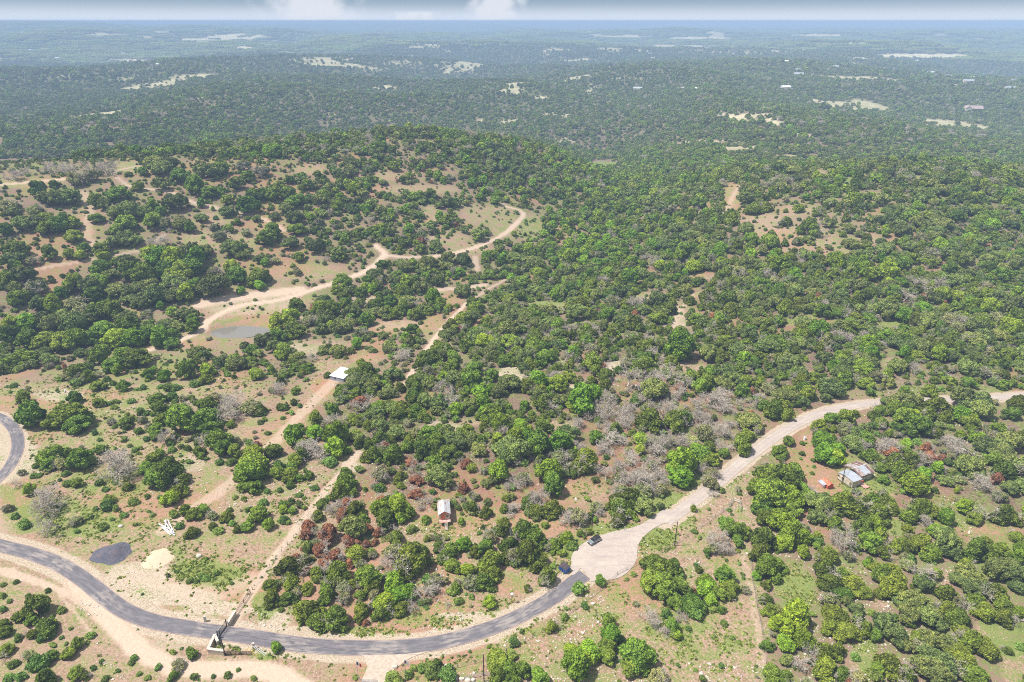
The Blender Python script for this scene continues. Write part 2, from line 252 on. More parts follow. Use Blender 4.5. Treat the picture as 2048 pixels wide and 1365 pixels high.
# tree cover 0-9 on 64 px cells of the photo, rows from y = 0
COVER = """99999999999999999999999999999999
99999989998999999999999999999999
99999999999899999999899999999999
99898989999999999888899998889999
99998899989777999887899877789999
66655699776655799999999888999999
76467866676676666699989754568999
76466656666786656799998744468999
66669976545588689999999999999999
88655543358999869989887999999999
99888322576556688789768899999999
65455465666567799879989999977899
00000000217999998899999987336654
00000000189999999999996289999999
00000000023799999999952465899999
00000000009999999559931188999999
00000000000000000000000056665666
00000000000000000000000055555555
00000000000000000000000055555555
00000000000000000000000055555555
00000000000000000000000055555555
00000000000000000000000055555555""".split('\n')
cov = np.array([[int(c) for c in r] for r in COVER], float) / 9
def cover(px, py):
    gx = np.clip(px / 64 - .5, 0, 30.999); gy = np.clip(py / 64 - .5, 0, cov.shape[0] - 1.001)
    ix = gx.astype(int); iy = gy.astype(int); fx = gx - ix; fy = gy - iy
    v = (cov[iy, ix] * (1 - fx) + cov[iy, ix + 1] * fx) * (1 - fy) + (cov[iy + 1, ix] * (1 - fx) + cov[iy + 1, ix + 1] * fx) * fy
    ox = np.clip((px / 64).astype(int), 0, 31); oy = np.clip((py / 64).astype(int), 0, cov.shape[0] - 1)
    return np.where(cov[oy, ox] == 0, 0, v)
def bare_mask(px, py):
    m = np.zeros(np.shape(px))
    for x, y, rx, ry in BARE:
        if rx <= 0: continue
        q = ((px - x) / rx) ** 2 + ((py - y) / ry) ** 2
        m = np.maximum(m, (.86 if y < 720 else 1.0) * (1 - sst(.4, 1.7, q)))
    return m
def field_sun_mask(px, py):
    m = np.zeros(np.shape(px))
    for x, y, rx, ry, s in FIELDS_SUNLIT:
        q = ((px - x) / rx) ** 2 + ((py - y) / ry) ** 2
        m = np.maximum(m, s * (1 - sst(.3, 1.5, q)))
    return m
def broken(x, y): return np.where(np.hypot(x, y) > 3800, 1.0, .15) + np.where(np.hypot(x, y) > 3800, 0, .85) * sst(.40, .52, .5 * fbm(x, y, 60, 501, 2) + .5 * vnoise(x, y, 22, 502))
asph_w = line_w(ASPHALT); loop_w = line_w(LOOP); conc_w = line_w(CONCRETE)
def poly_w(P):
    x, y, _ = ground_at([p[0] for p in P], [p[1] for p in P]); return np.stack([x, y], 1)
cul_w = poly_w(CULDESAC); drive_w = poly_w(DRIVE)
tracks_w = [(line_w(p, 5), w, s) for p, w, s in TRACKS]

# ------------------------------------------------------------------ object helpers
def tag(o, label=None, cat=None, group=None, kind=None):
    if label: o['label'] = label
    if cat: o['category'] = cat
    if group: o['group'] = group
    if kind: o['kind'] = kind
    return o
def empty(name, loc, rz=0.0):
    o = bpy.data.objects.new(name, None); C.objects.link(o); o.location = loc; o.rotation_euler = (0, 0, rz); o.empty_display_size = 1
    return o
def mesh_np(name, V, Fc, mats, midx=None, smooth=False):
    """V (n,3), Fc (m,k) with one k"""
    me = bpy.data.meshes.new(name); V = np.asarray(V, np.float32); Fc = np.asarray(Fc, np.int32); m, k = Fc.shape
    me.vertices.add(len(V)); me.vertices.foreach_set('co', V.ravel())
    me.loops.add(m * k); me.loops.foreach_set('vertex_index', Fc.ravel())
    me.polygons.add(m); me.polygons.foreach_set('loop_start', np.arange(0, m * k, k, dtype=np.int32))
    for a in (mats if isinstance(mats, (list, tuple)) else [mats]): me.materials.append(a)
    if midx is not None: me.polygons.foreach_set('material_index', np.asarray(midx, np.int32))
    if smooth: me.polygons.foreach_set('use_smooth', np.ones(m, bool))
    me.update(calc_edges=True); me.validate(); return me
class MB:
    """collects boxes, tubes, prisms; build() links them as one mesh object"""
    def __init__(s): s.v = []; s.f = []
    def add(s, vs, fs):
        n = len(s.v); s.v += [tuple(v) for v in vs]; s.f += [tuple(i + n for i in f) for f in fs]; return s
    def box(s, c, d, rz=0.0, taper=1.0, M=None):
        x, y, z = d[0] / 2, d[1] / 2, d[2] / 2; vs = []
        for k, t in ((-1, 1), (1, taper)):
            for a, b in ((-1, -1), (1, -1), (1, 1), (-1, 1)): vs.append(Vector((a * x * t, b * y * t, k * z)))
        if rz: vs = [Matrix.Rotation(rz, 3, 'Z') @ v for v in vs]
        if M is not None: vs = [M @ v for v in vs]
        vs = [v + Vector(c) for v in vs]
        return s.add(vs, [(3, 2, 1, 0), (4, 5, 6, 7), (0, 1, 5, 4), (1, 2, 6, 5), (2, 3, 7, 6), (3, 0, 4, 7)])
    def tube(s, a, b, r0, r1=None, n=6):
        a, b = Vector(a), Vector(b); r1 = r0 if r1 is None else r1; d = (b - a).normalized()
        u = d.orthogonal().normalized(); w = d.cross(u); vs = []
        for p, r in ((a, r0), (b, r1)):
            for i in range(n):
                t = 2 * math.pi * i / n; vs.append(p + u * (r * math.cos(t)) + w * (r * math.sin(t)))
        fs = [(i, (i + 1) % n, n + (i + 1) % n, n + i) for i in range(n)] + [tuple(range(n))[::-1], tuple(range(n, 2 * n))]
        return s.add(vs, fs)
    def hull(s, bot, top):
        """prism between two rings of points"""
        n = len(bot); return s.add(list(bot) + list(top), [(i, (i + 1) % n, n + (i + 1) % n, n + i) for i in range(n)] + [tuple(range(n))[::-1], tuple(range(n, 2 * n))])
    def slab(s, pts, t):
        """flat polygon given by its upper outline, thickness t downwards"""
        top = [Vector(p) for p in pts]; return s.hull([p - Vector((0, 0, t)) for p in top], top)
    def build(s, name, mat, parent=None, bevel=0.0, smooth=False):
        me = bpy.data.meshes.new(name); me.from_pydata(s.v, [], s.f); me.materials.append(mat); me.update()
        if smooth: me.polygons.foreach_set('use_smooth', np.ones(len(me.polygons), bool))
        o = bpy.data.objects.new(name, me); C.objects.link(o); o.parent = parent
        if bevel:
            b = o.modifiers.new('bevel', 'BEVEL'); b.width = bevel; b.segments = 2; b.limit_method = 'ANGLE'
        return o

# ------------------------------------------------------------------ materials
def new_mat(name):
    m = bpy.data.materials.new(name); m.use_nodes = True; nt = m.node_tree; return m, nt, nt.nodes, nt.links, nt.nodes['Principled BSDF']
def nnode(N, L, kind, vec=None, **kw):
    n = N.new(kind)
    for k, v in kw.items():
        if k in n.inputs: n.inputs[k].default_value = v
        else: setattr(n, k, v)
    if vec is not None: L.new(vec, n.inputs['Vector'])
    return n
def mixc(N, L, fac, a, b, blend='MIX'):
    m = N.new('ShaderNodeMix'); m.data_type = 'RGBA'; m.blend_type = blend
    for s, v in (('Factor', fac), ('A', a), ('B', b)):
        if hasattr(v, 'links') or hasattr(v, 'node'): L.new(v, m.inputs[s])
        elif s == 'Factor': m.inputs[s].default_value = v
        else: m.inputs[s].default_value = (*v, 1) if len(v) == 3 else v
    return m.outputs['Result']
def mth(N, L, op, a, b=None, clamp=False):
    m = N.new('ShaderNodeMath'); m.operation = op; m.use_clamp = clamp
    for i, v in enumerate((a, b)):
        if v is None: continue
        if hasattr(v, 'node'): L.new(v, m.inputs[i])
        else: m.inputs[i].default_value = v
    return m.outputs[0]
def mrange(N, L, v, a, b, c=0.0, d=1.0):
    m = N.new('ShaderNodeMapRange'); m.interpolation_type = 'SMOOTHSTEP'; L.new(v, m.inputs['Value'])
    m.inputs['From Min'].default_value = a; m.inputs['From Max'].default_value = b; m.inputs['To Min'].default_value = c; m.inputs['To Max'].default_value = d
    return m.outputs[0]
def simple(name, a, b=None, scale=2.0, rough=.8, metal=0.0, spec=.3, stretch=(1, 1, 1), detail=6, lo=.35, hi=.65):
    m, nt, N, L, P = new_mat(name)
    b = b or tuple(min(1, c * .7) for c in a)
    tc = N.new('ShaderNodeTexCoord'); mp = N.new('ShaderNodeMapping'); mp.inputs['Scale'].default_value = stretch; L.new(tc.outputs['Object'], mp.inputs[0])
    nz = nnode(N, L, 'ShaderNodeTexNoise', mp.outputs[0], Scale=scale, Detail=detail)
    L.new(mixc(N, L, mrange(N, L, nz.outputs['Fac'], lo, hi), a, b), P.inputs['Base Color'])
    P.inputs['Roughness'].default_value = rough; P.inputs['Metallic'].default_value = metal; P.inputs['Specular IOR Level'].default_value = spec
    return m
def leaf_mat(name, dark, mid, light, trans=.0, hue_var=.5, gain=2.05):
    dark = tuple(c * gain * .5 for c in dark); mid = tuple(c * gain for c in mid); light = tuple(min(.8, c * gain * k) for c, k in zip(light, (1.42, 1.32, 1.0)))
    m, nt, N, L, P = new_mat(name)
    oi = N.new('ShaderNodeObjectInfo'); tc = N.new('ShaderNodeTexCoord')
    off = N.new('ShaderNodeVectorMath'); off.operation = 'ADD'; L.new(tc.outputs['Object'], off.inputs[0])
    sc = mth(N, L, 'MULTIPLY', oi.outputs['Random'], 37.0); cx = N.new('ShaderNodeCombineXYZ'); L.new(sc, cx.inputs[0]); L.new(cx.outputs[0], off.inputs[1])
    big = nnode(N, L, 'ShaderNodeTexNoise', off.outputs[0], Scale=.55, Detail=3)
    fine = nnode(N, L, 'ShaderNodeTexNoise', off.outputs[0], Scale=3.2, Detail=2)
    v = mth(N, L, 'ADD', mth(N, L, 'MULTIPLY', mrange(N, L, big.outputs['Fac'], .32, .68), .30), mth(N, L, 'MULTIPLY', mrange(N, L, fine.outputs['Fac'], .38, .62), .42))
    v = mth(N, L, 'ADD', v, mth(N, L, 'MULTIPLY', oi.outputs['Random'], .30))
    cr = N.new('ShaderNodeValToRGB'); L.new(v, cr.inputs[0]); e = cr.color_ramp.elements
    e[0].position = .12; e[0].color = (*dark, 1); e[1].position = .88; e[1].color = (*light, 1); k = e.new(.5); k.color = (*mid, 1)
    r2 = mth(N, L, 'FRACT', mth(N, L, 'MULTIPLY', oi.outputs['Random'], 17.31))
    hs = N.new('ShaderNodeHueSaturation'); L.new(cr.outputs[0], hs.inputs['Color'])
    L.new(mrange(N, L, r2, 0, 1, .5 - .032 * hue_var, .5 + .012 * hue_var), hs.inputs['Hue'])
    L.new(hs.outputs[0], P.inputs['Base Color']); P.inputs['Roughness'].default_value = .75; P.inputs['Specular IOR Level'].default_value = .12
    if trans:
        out = N['Material Output']; tr = N.new('ShaderNodeBsdfTranslucent'); L.new(hs.outputs[0], tr.inputs['Color'])
        mx = N.new('ShaderNodeMixShader'); mx.inputs[0].default_value = trans; L.new(P.outputs[0], mx.inputs[1]); L.new(tr.outputs[0], mx.inputs[2]); L.new(mx.outputs[0], out.inputs[0])
    return m
LEAF = {
    'J': leaf_mat('juniper_leaf', (.036, .050, .009), (.064, .090, .014), (.112, .162, .024), .1, .8),
    'O': leaf_mat('live_oak_leaf', (.040, .058, .018), (.080, .108, .033), (.136, .172, .052), .12, .8),
    'K': leaf_mat('oak_leaf', (.034, .060, .009), (.074, .118, .018), (.128, .190, .030), .15, .8),
    'G': leaf_mat('elm_leaf', (.050, .090, .009), (.092, .158, .016), (.142, .228, .026), .2, .9),
    'Y': leaf_mat('mesquite_leaf', (.090, .135, .016), (.140, .200, .026), (.185, .250, .040), .2, .7),
    'P': leaf_mat('sage_leaf', (.075, .080, .034), (.120, .132, .058), (.175, .195, .085), .1, .9),
    'R': leaf_mat('browned_leaf', (.105, .050, .028), (.170, .078, .044), (.220, .105, .062), .1, .0),
    'B': leaf_mat('bush_leaf', (.036, .064, .014), (.075, .125, .028), (.120, .185, .045), .1, .9),
}
BARK = simple('bark', (.17, .13, .10), (.08, .06, .045), 4, .95, spec=.1)
DEADWOOD = simple('dead_wood', (.66, .59, .50), (.38, .325, .27), 1.2, .95, spec=.1)
M = {
    'rust': simple('rusty_tin', (.34, .22, .17), (.16, .075, .05), 1.2, .6, .3), 'tin': simple('grey_tin', (.55, .58, .62), (.42, .44, .47), .5, .42, .35, spec=.5),
    'whiteroof': simple('white_roof', (.82, .84, .86), (.74, .76, .80), .4, .5), 'tinside': simple('blue_grey_tin', (.34, .40, .50), (.25, .29, .36), 1, .6),
    'cream': simple('cream_boards', (.70, .64, .52), (.52, .45, .35), 1.1, .8), 'redpaint': simple('red_paint', (.50, .045, .03), (.60, .20, .14), 2.5, .7),
    'orange': simple('orange_paint', (.60, .115, .055), (.62, .26, .16), 2, .75), 'brownroof': simple('brown_roof', (.30, .22, .20), (.42, .36, .34), 1.2, .85),
    'wood': simple('grey_wood', (.30, .25, .20), (.18, .14, .11), 2, .9, stretch=(1, 1, .2)), 'polewood': simple('pole_wood', (.07, .055, .045), (.045, .035, .03), 3, .85, stretch=(1, 1, .15)),
    'stone': simple('limestone', (.60, .53, .44), (.36, .29, .22), 3.5, .9, lo=.42, hi=.6), 'rock': simple('pale_rock', (.66, .60, .52), (.48, .40, .32), 2.5, .9),
    'railing': simple('brown_rail', (.17, .085, .07), (.10, .055, .05), 2, .6), 'dark': simple('dark_iron', (.028, .028, .032), (.05, .045, .045), 3, .55, .4),
    'galv': simple('galvanised', (.46, .47, .49), (.36, .37, .39), 3, .45, .5, spec=.5), 'yellow': simple('yellow_paint', (.62, .42, .06), (.5, .36, .1), 3, .6),
    'blue': simple('blue_steel', (.012, .12, .50), (.012, .09, .38), 1.5, .45, spec=.5), 'lid': simple('black_lid', (.035, .03, .035), (.08, .055, .06), 2, .6),
    'carpaint': simple('grey_car_paint', (.30, .33, .33), (.24, .27, .275), 1, .22, .45, spec=.6), 'glass': simple('dark_glass', (.012, .015, .02), (.02, .024, .03), 1, .06, 0, spec=.8),
    'tyre': simple('tyre_rubber', (.02, .02, .02), (.03, .03, .03), 4, .85), 'rim': simple('alloy_rim', (.55, .55, .56), (.45, .45, .46), 2, .3, .8), 'lampglass': simple('lamp_glass', (.75, .76, .78), (.6, .62, .65), 3, .15, spec=.8),
    'pvc': simple('white_pipe', (.80, .80, .80), (.66, .68, .72), 1.5, .45), 'pinkjunk': simple('faded_red_boards', (.62, .24, .20), (.55, .42, .36), 2.2, .8, lo=.45, hi=.55),
    'housewall': simple('pale_wall', (.78, .70, .60), (.70, .60, .50), .3, .8), 'houseroof': simple('pinkish_roof', (.44, .33, .30), (.36, .28, .26), .2, .8), 'window': simple('window_glass', (.03, .035, .045), (.05, .055, .06), 1, .1, spec=.7),
    'flagblue': simple('blue_cloth', (.03, .06, .22), (.03, .05, .18), 2, .8), 'flagred': simple('red_cloth', (.55, .05, .04), (.5, .05, .04), 2, .8), 'flagwhite': simple('white_cloth', (.75, .75, .75), (.7, .7, .7), 2, .8),
}
def striped(name, a, b, c, period):
    m, nt, N, L, P = new_mat(name); tc = N.new('ShaderNodeTexCoord'); sp_ = N.new('ShaderNodeSeparateXYZ'); L.new(tc.outputs['Object'], sp_.inputs[0])
    cell = mth(N, L, 'FLOOR', mth(N, L, 'DIVIDE', sp_.outputs['Y'], period)); wn = N.new('ShaderNodeTexWhiteNoise'); wn.noise_dimensions = '1D'; L.new(cell, wn.inputs['W'])
    nz = nnode(N, L, 'ShaderNodeTexNoise', tc.outputs['Object'], Scale=1.4, Detail=5)
    c1 = mixc(N, L, mrange(N, L, wn.outputs['Value'], .35, .5), a, b); c2 = mixc(N, L, mrange(N, L, nz.outputs['Fac'], .45, .65), c1, c)
    fr = mth(N, L, 'FRACT', mth(N, L, 'DIVIDE', sp_.outputs['Y'], period)); edge = mrange(N, L, fr, .12, .2, .25, 1)
    cm = N.new('ShaderNodeCombineColor'); [L.new(edge, cm.inputs[i]) for i in range(3)]
    L.new(mixc(N, L, 1.0, c2, cm.outputs[0], 'MULTIPLY'), P.inputs['Base Color']); P.inputs['Roughness'].default_value = .55; P.inputs['Metallic'].default_value = .2
    return m
M['striped'] = striped('striped_rusty_tin', (.52, .46, .44), (.20, .11, .09), (.34, .19, .15), .75)

def ground_material():
    m, nt, N, L, P = new_mat('ground_soil')
    tc = N.new('ShaderNodeTexCoord'); o = tc.outputs['Object']
    at = N.new('ShaderNodeAttribute'); at.attribute_name = 'cover'; sp_ = N.new('ShaderNodeSeparateColor'); L.new(at.outputs['Color'], sp_.inputs[0])
    at2 = N.new('ShaderNodeAttribute'); at2.attribute_name = 'cover2'; s2 = N.new('ShaderNodeSeparateColor'); L.new(at2.outputs['Color'], s2.inputs[0])
    gr, cr_, rd = sp_.outputs; rdm, forest, field = s2.outputs  # field covers open ground and the painted sunlit strips
    n1 = nnode(N, L, 'ShaderNodeTexNoise', o, Scale=1.3, Detail=6, Roughness=.8).outputs['Fac']
    n2 = nnode(N, L, 'ShaderNodeTexNoise', o, Scale=.16, Detail=5, Roughness=.65).outputs['Fac']
    n3 = nnode(N, L, 'ShaderNodeTexNoise', o, Scale=.035, Detail=4).outputs['Fac']
    n4 = nnode(N, L, 'ShaderNodeTexNoise', o, Scale=2.6, Detail=3, Roughness=.7).outputs['Fac']
    soil = mixc(N, L, mrange(N, L, n1, .35, .65), (.44, .305, .22), (.205, .125, .085))
    soil = mixc(N, L, mth(N, L, 'MULTIPLY', mrange(N, L, n2, .42, .62), .6), soil, (.33, .255, .15))
    litter = mixc(N, L, mrange(N, L, n1, .40, .60), (.13, .075, .055), (.27, .185, .15))
    c = mixc(N, L, forest, soil, litter)
    redc = mixc(N, L, mrange(N, L, n1, .35, .65), (.42, .17, .10), (.36, .21, .15)); rmask = mth(N, L, 'MULTIPLY', rd, mrange(N, L, n2, .25, .6, .6, 1))
    c = mixc(N, L, rmask, c, redc)
    creamc = mixc(N, L, mrange(N, L, n4, .35, .65), (.53, .445, .34), (.33, .25, .18))
    cm = mth(N, L, 'ADD', cr_, mth(N, L, 'SUBTRACT', mth(N, L, 'MULTIPLY', n1, .9), .45)); cm = mrange(N, L, cm, .30, .62)
    cm = mth(N, L, 'MULTIPLY', cm, mth(N, L, 'SUBTRACT', 1.0, mrange(N, L, rdm, .3, .8)))
    c = mixc(N, L, cm, c, creamc)
    # grass
    gcol = mixc(N, L, mrange(N, L, n1, .35, .65), (.14, .22, .04), (.30, .30, .10)); gcol = mixc(N, L, mrange(N, L, n4, .45, .62), gcol, (.10, .19, .03))
    gm = mth(N, L, 'ADD', gr, mth(N, L, 'ADD', mth(N, L, 'MULTIPLY', mth(N, L, 'SUBTRACT', n1, .5), 2.6), mth(N, L, 'MULTIPLY', mth(N, L, 'SUBTRACT', n2, .5), 1.6)))
    gm = mrange(N, L, gm, .34, .66); gm = mth(N, L, 'MULTIPLY', gm, mth(N, L, 'SUBTRACT', 1.0, rdm)); gm = mth(N, L, 'MULTIPLY', gm, .85)
    c = mixc(N, L, gm, c, gcol)
    # stones
    vo = nnode(N, L, 'ShaderNodeTexVoronoi', o, Scale=1.35); st = mrange(N, L, vo.outputs['Distance'], .17, .11)
    rv = N.new('ShaderNodeSeparateColor'); L.new(vo.outputs['Color'], rv.inputs[0]); st = mth(N, L, 'MULTIPLY', st, mrange(N, L, mth(N, L, 'ADD', rv.outputs[0], mth(N, L, 'MULTIPLY', cr_, .5)), .62, .66))
    c = mixc(N, L, mth(N, L, 'MULTIPLY', st, .8), c, (.66, .60, .52))
    # worn dirt tracks
    tr = mixc(N, L, mrange(N, L, n1, .3, .7), (.58, .46, .355), (.46, .35, .26)); c = mixc(N, L, rdm, c, tr)
    # far wooded ground between the crowns
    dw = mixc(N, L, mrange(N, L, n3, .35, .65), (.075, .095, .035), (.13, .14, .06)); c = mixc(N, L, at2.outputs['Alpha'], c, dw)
    # far pasture, and sunlit strips painted in the same pale colour
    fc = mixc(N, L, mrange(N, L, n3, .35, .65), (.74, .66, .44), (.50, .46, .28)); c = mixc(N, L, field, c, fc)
    L.new(c, P.inputs['Base Color']); P.inputs['Roughness'].default_value = .95; P.inputs['Specular IOR Level'].default_value = .1
    bp = N.new('ShaderNodeBump'); bp.inputs['Strength'].default_value = .55; bp.inputs['Distance'].default_value = .25; L.new(n1, bp.inputs['Height']); L.new(bp.outputs[0], P.inputs['Normal'])
    return m
def asphalt_material():
    m, nt, N, L, P = new_mat('asphalt'); at = N.new('ShaderNodeAttribute'); at.attribute_name = 'lane'; s = N.new('ShaderNodeSeparateColor'); L.new(at.outputs['Color'], s.inputs[0])
    u, v = s.outputs[0], s.outputs[1]; tc = N.new('ShaderNodeTexCoord'); o = tc.outputs['Object']
    cx = N.new('ShaderNodeCombineXYZ'); L.new(mth(N, L, 'MULTIPLY', u, 6.0), cx.inputs[0]); L.new(mth(N, L, 'MULTIPLY', v, 26.0), cx.inputs[1])
    st = nnode(N, L, 'ShaderNodeTexNoise', cx.outputs[0], Scale=1.0, Detail=5, Roughness=.6).outputs['Fac']
    n1 = nnode(N, L, 'ShaderNodeTexNoise', o, Scale=1.2, Detail=6, Roughness=.7).outputs['Fac']; n2 = nnode(N, L, 'ShaderNodeTexNoise', o, Scale=.09, Detail=3).outputs['Fac']
    c = mixc(N, L, mrange(N, L, st, .35, .65), (.125, .116, .126), (.20, .182, .188)); c = mixc(N, L, mth(N, L, 'MULTIPLY', mrange(N, L, n1, .4, .62), .45), c, (.13, .125, .145))
    c = mixc(N, L, mth(N, L, 'MULTIPLY', mrange(N, L, n2, .48, .58), mrange(N, L, st, .40, .58)), c, (.29, .255, .235))
    d = mth(N, L, 'ABSOLUTE', mth(N, L, 'SUBTRACT', u, .5)); dd = mth(N, L, 'ADD', d, mth(N, L, 'MULTIPLY', mth(N, L, 'SUBTRACT', n1, .5), .12))
    wheel = mth(N, L, 'MULTIPLY', mrange(N, L, mth(N, L, 'ABSOLUTE', mth(N, L, 'SUBTRACT', d, .23)), .10, .03), .35); c = mixc(N, L, wheel, c, (.115, .11, .13))
    c = mixc(N, L, mth(N, L, 'MULTIPLY', mrange(N, L, dd, .43, .49), .8), c, (.40, .29, .25))
    L.new(c, P.inputs['Base Color']); P.inputs['Roughness'].default_value = .8; P.inputs['Specular IOR Level'].default_value = .25; return m
def concrete_material():
    m, nt, N, L, P = new_mat('chipseal'); tc = N.new('ShaderNodeTexCoord'); o = tc.outputs['Object']
    mp = N.new('ShaderNodeMapping'); mp.inputs['Rotation'].default_value = (0, 0, R(-38)); mp.inputs['Scale'].default_value = (.12, .9, 1); L.new(o, mp.inputs[0])
    st = nnode(N, L, 'ShaderNodeTexNoise', mp.outputs[0], Scale=.9, Detail=5, Roughness=.6).outputs['Fac']
    n1 = nnode(N, L, 'ShaderNodeTexNoise', o, Scale=1.6, Detail=6, Roughness=.7).outputs['Fac']; n2 = nnode(N, L, 'ShaderNodeTexNoise', o, Scale=.12, Detail=4).outputs['Fac']
    c = mixc(N, L, mrange(N, L, n1, .3, .7), (.48, .41, .355), (.38, .32, .28)); c = mixc(N, L, mth(N, L, 'MULTIPLY', mrange(N, L, st, .48, .66), .55), c, (.33, .275, .26))
    c = mixc(N, L, mth(N, L, 'MULTIPLY', mrange(N, L, n2, .5, .68), .4), c, (.54, .48, .40))
    at = N.new('ShaderNodeAttribute'); at.attribute_name = 'lane'; s = N.new('ShaderNodeSeparateColor'); L.new(at.outputs['Color'], s.inputs[0])
    d = mth(N, L, 'ABSOLUTE', mth(N, L, 'SUBTRACT', s.outputs[0], .5)); wl = mrange(N, L, mth(N, L, 'ABSOLUTE', mth(N, L, 'SUBTRACT', d, .2)), .12, .03)
    c = mixc(N, L, mth(N, L, 'MULTIPLY', mth(N, L, 'MULTIPLY', wl, mrange(N, L, n1, .3, .6)), mth(N, L, 'MULTIPLY', at.outputs['Alpha'], .45)), c, (.33, .28, .26))
    eg = mth(N, L, 'ADD', d, mth(N, L, 'MULTIPLY', mth(N, L, 'SUBTRACT', n1, .5), .16)); c = mixc(N, L, mth(N, L, 'MULTIPLY', mth(N, L, 'MULTIPLY', mrange(N, L, eg, .40, .47), at.outputs['Alpha']), .7), c, (.36, .28, .20))
    L.new(c, P.inputs['Base Color']); P.inputs['Roughness'].default_value = .9; P.inputs['Specular IOR Level'].default_value = .15; return m

# ------------------------------------------------------------------ the land
def build_ground():
    rows = np.concatenate([np.linspace(8, 60, 26)[:-1], 60 * 1.0058 ** np.arange(0, 1180)])
    cols = np.linspace(-1.75, 1.75, 860); cols = np.sign(cols) * (np.abs(cols) ** 1.15) / (1.75 ** .15)
    Dg, Tg = np.meshgrid(rows, cols, indexing='ij'); X = Dg * Tg; X = np.where(Dg < 60, 60 * Tg, X); Y = Dg
    Z = H(X, Y)
    nr, nc = X.shape; V = np.stack([X, Y, Z], -1).reshape(-1, 3)
    i = np.arange((nr - 1) * nc).reshape(nr - 1, nc)[:, :-1].ravel(); Fc = np.stack([i, i + 1, i + nc + 1, i + nc], 1)
    x, y, z = V.T; px, py, dep = proj(x, y, z); d = np.hypot(x, y)
    wx = px + (fbm(x, y, 14, 61) - .5) * 26 * np.clip(300 / d, 0, 1.5); wy = py + (fbm(x, y, 14, 71) - .5) * 16 * np.clip(300 / d, 0, 1.5)
    near = d < 1100; idx = np.nonzero(near & (px > -700) & (px < 2750) & (py < 1900))[0]
    g = np.zeros(len(V)); cgr = np.zeros(len(V)); rd = np.zeros(len(V)); tr = np.zeros(len(V)); fo = np.zeros(len(V)); fi = np.zeros(len(V))
    ax, ay, awx, awy = x[idx], y[idx], wx[idx], wy[idx]
    ch = {'g': np.zeros(len(idx)), 'c': np.zeros(len(idx)), 'r': np.zeros(len(idx))}
    for bx, by, rx, ry, c, s in BLOBS:
        q = ((awx - bx) / (rx * 1.15)) ** 2 + ((awy - by) / (ry * 1.15)) ** 2
        ch[c] = np.maximum(ch[c], s * (1 - sst(.25, 1.35, q)))
    cv = cover(awx, awy) * (1 - bare_mask(awx, awy))
    base_g = .38 + .30 * (fbm(ax, ay, 45, 81) - .3)
    ch['g'] = np.maximum(ch['g'], base_g * 1.0); ch['r'] = np.maximum(ch['r'], .55 * sst(.52, .68, fbm(ax, ay, 38, 191))); ch['c'] = np.maximum(ch['c'], .12 + .25 * (fbm(ax, ay, 60, 91) - .5))
    t_ = np.zeros(len(idx)); jit = (fbm(ax, ay, 3.5, 99) - .5) * 1.6
    for L_, w, s in tracks_w:
        x0, y0 = L_.min(0) - 12; x1, y1 = L_.max(0) + 12; k = (ax > x0) & (ax < x1) & (ay > y0) & (ay < y1)
        if k.any(): t_[k] = np.maximum(t_[k], s * (1 - sst(w * .7, w * 1.35, poly_dist(ax[k], ay[k], L_) + jit[k])))
    sh = np.zeros(len(idx))
    k = (ay < 420) & (ax > -260) & (ax < 360)
    for L_, w in ((asph_w, 2.6), (loop_w, 2.4), (conc_w, 2.4)):
        dd = poly_dist(ax[k], ay[k], L_[::2]) + jit[k] * .8
        sh[k] = np.maximum(sh[k], (1 - sst(w + .9, w + (3.4 if w > 2.5 else 2.0), dd)) * .8)
    ch['c'] = np.maximum(ch['c'], sh); ch['g'] = ch['g'] * (1 - sh * .8)
    g[idx] = ch['g'] * (1 - .35 * ch['c']); cgr[idx] = ch['c']; rd[idx] = ch['r']; tr[idx] = t_; fo[idx] = cv
    ff = ~near; fo[ff] = .85; g[ff] = .2
    k = d > 350; fi[k] = field_sun_mask(px[k] + (fbm(x[k], y[k], 80, 5) - .5) * 14, py[k] + (fbm(x[k], y[k], 60, 8) - .5) * 3) * broken(x[k], y[k])
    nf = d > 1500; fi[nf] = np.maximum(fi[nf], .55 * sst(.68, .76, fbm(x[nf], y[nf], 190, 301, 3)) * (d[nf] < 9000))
    me = mesh_np('ground', V, Fc, ground_material(), smooth=True)
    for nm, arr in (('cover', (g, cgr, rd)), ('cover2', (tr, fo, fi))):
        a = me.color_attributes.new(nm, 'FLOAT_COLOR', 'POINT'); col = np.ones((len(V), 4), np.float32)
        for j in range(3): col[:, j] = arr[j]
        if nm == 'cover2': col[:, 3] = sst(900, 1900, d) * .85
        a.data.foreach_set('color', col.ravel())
    o = bpy.data.objects.new('ground', me); C.objects.link(o); tag(o, 'rolling limestone hill country with dry soil, stones and grass', kind='structure')
build_ground()

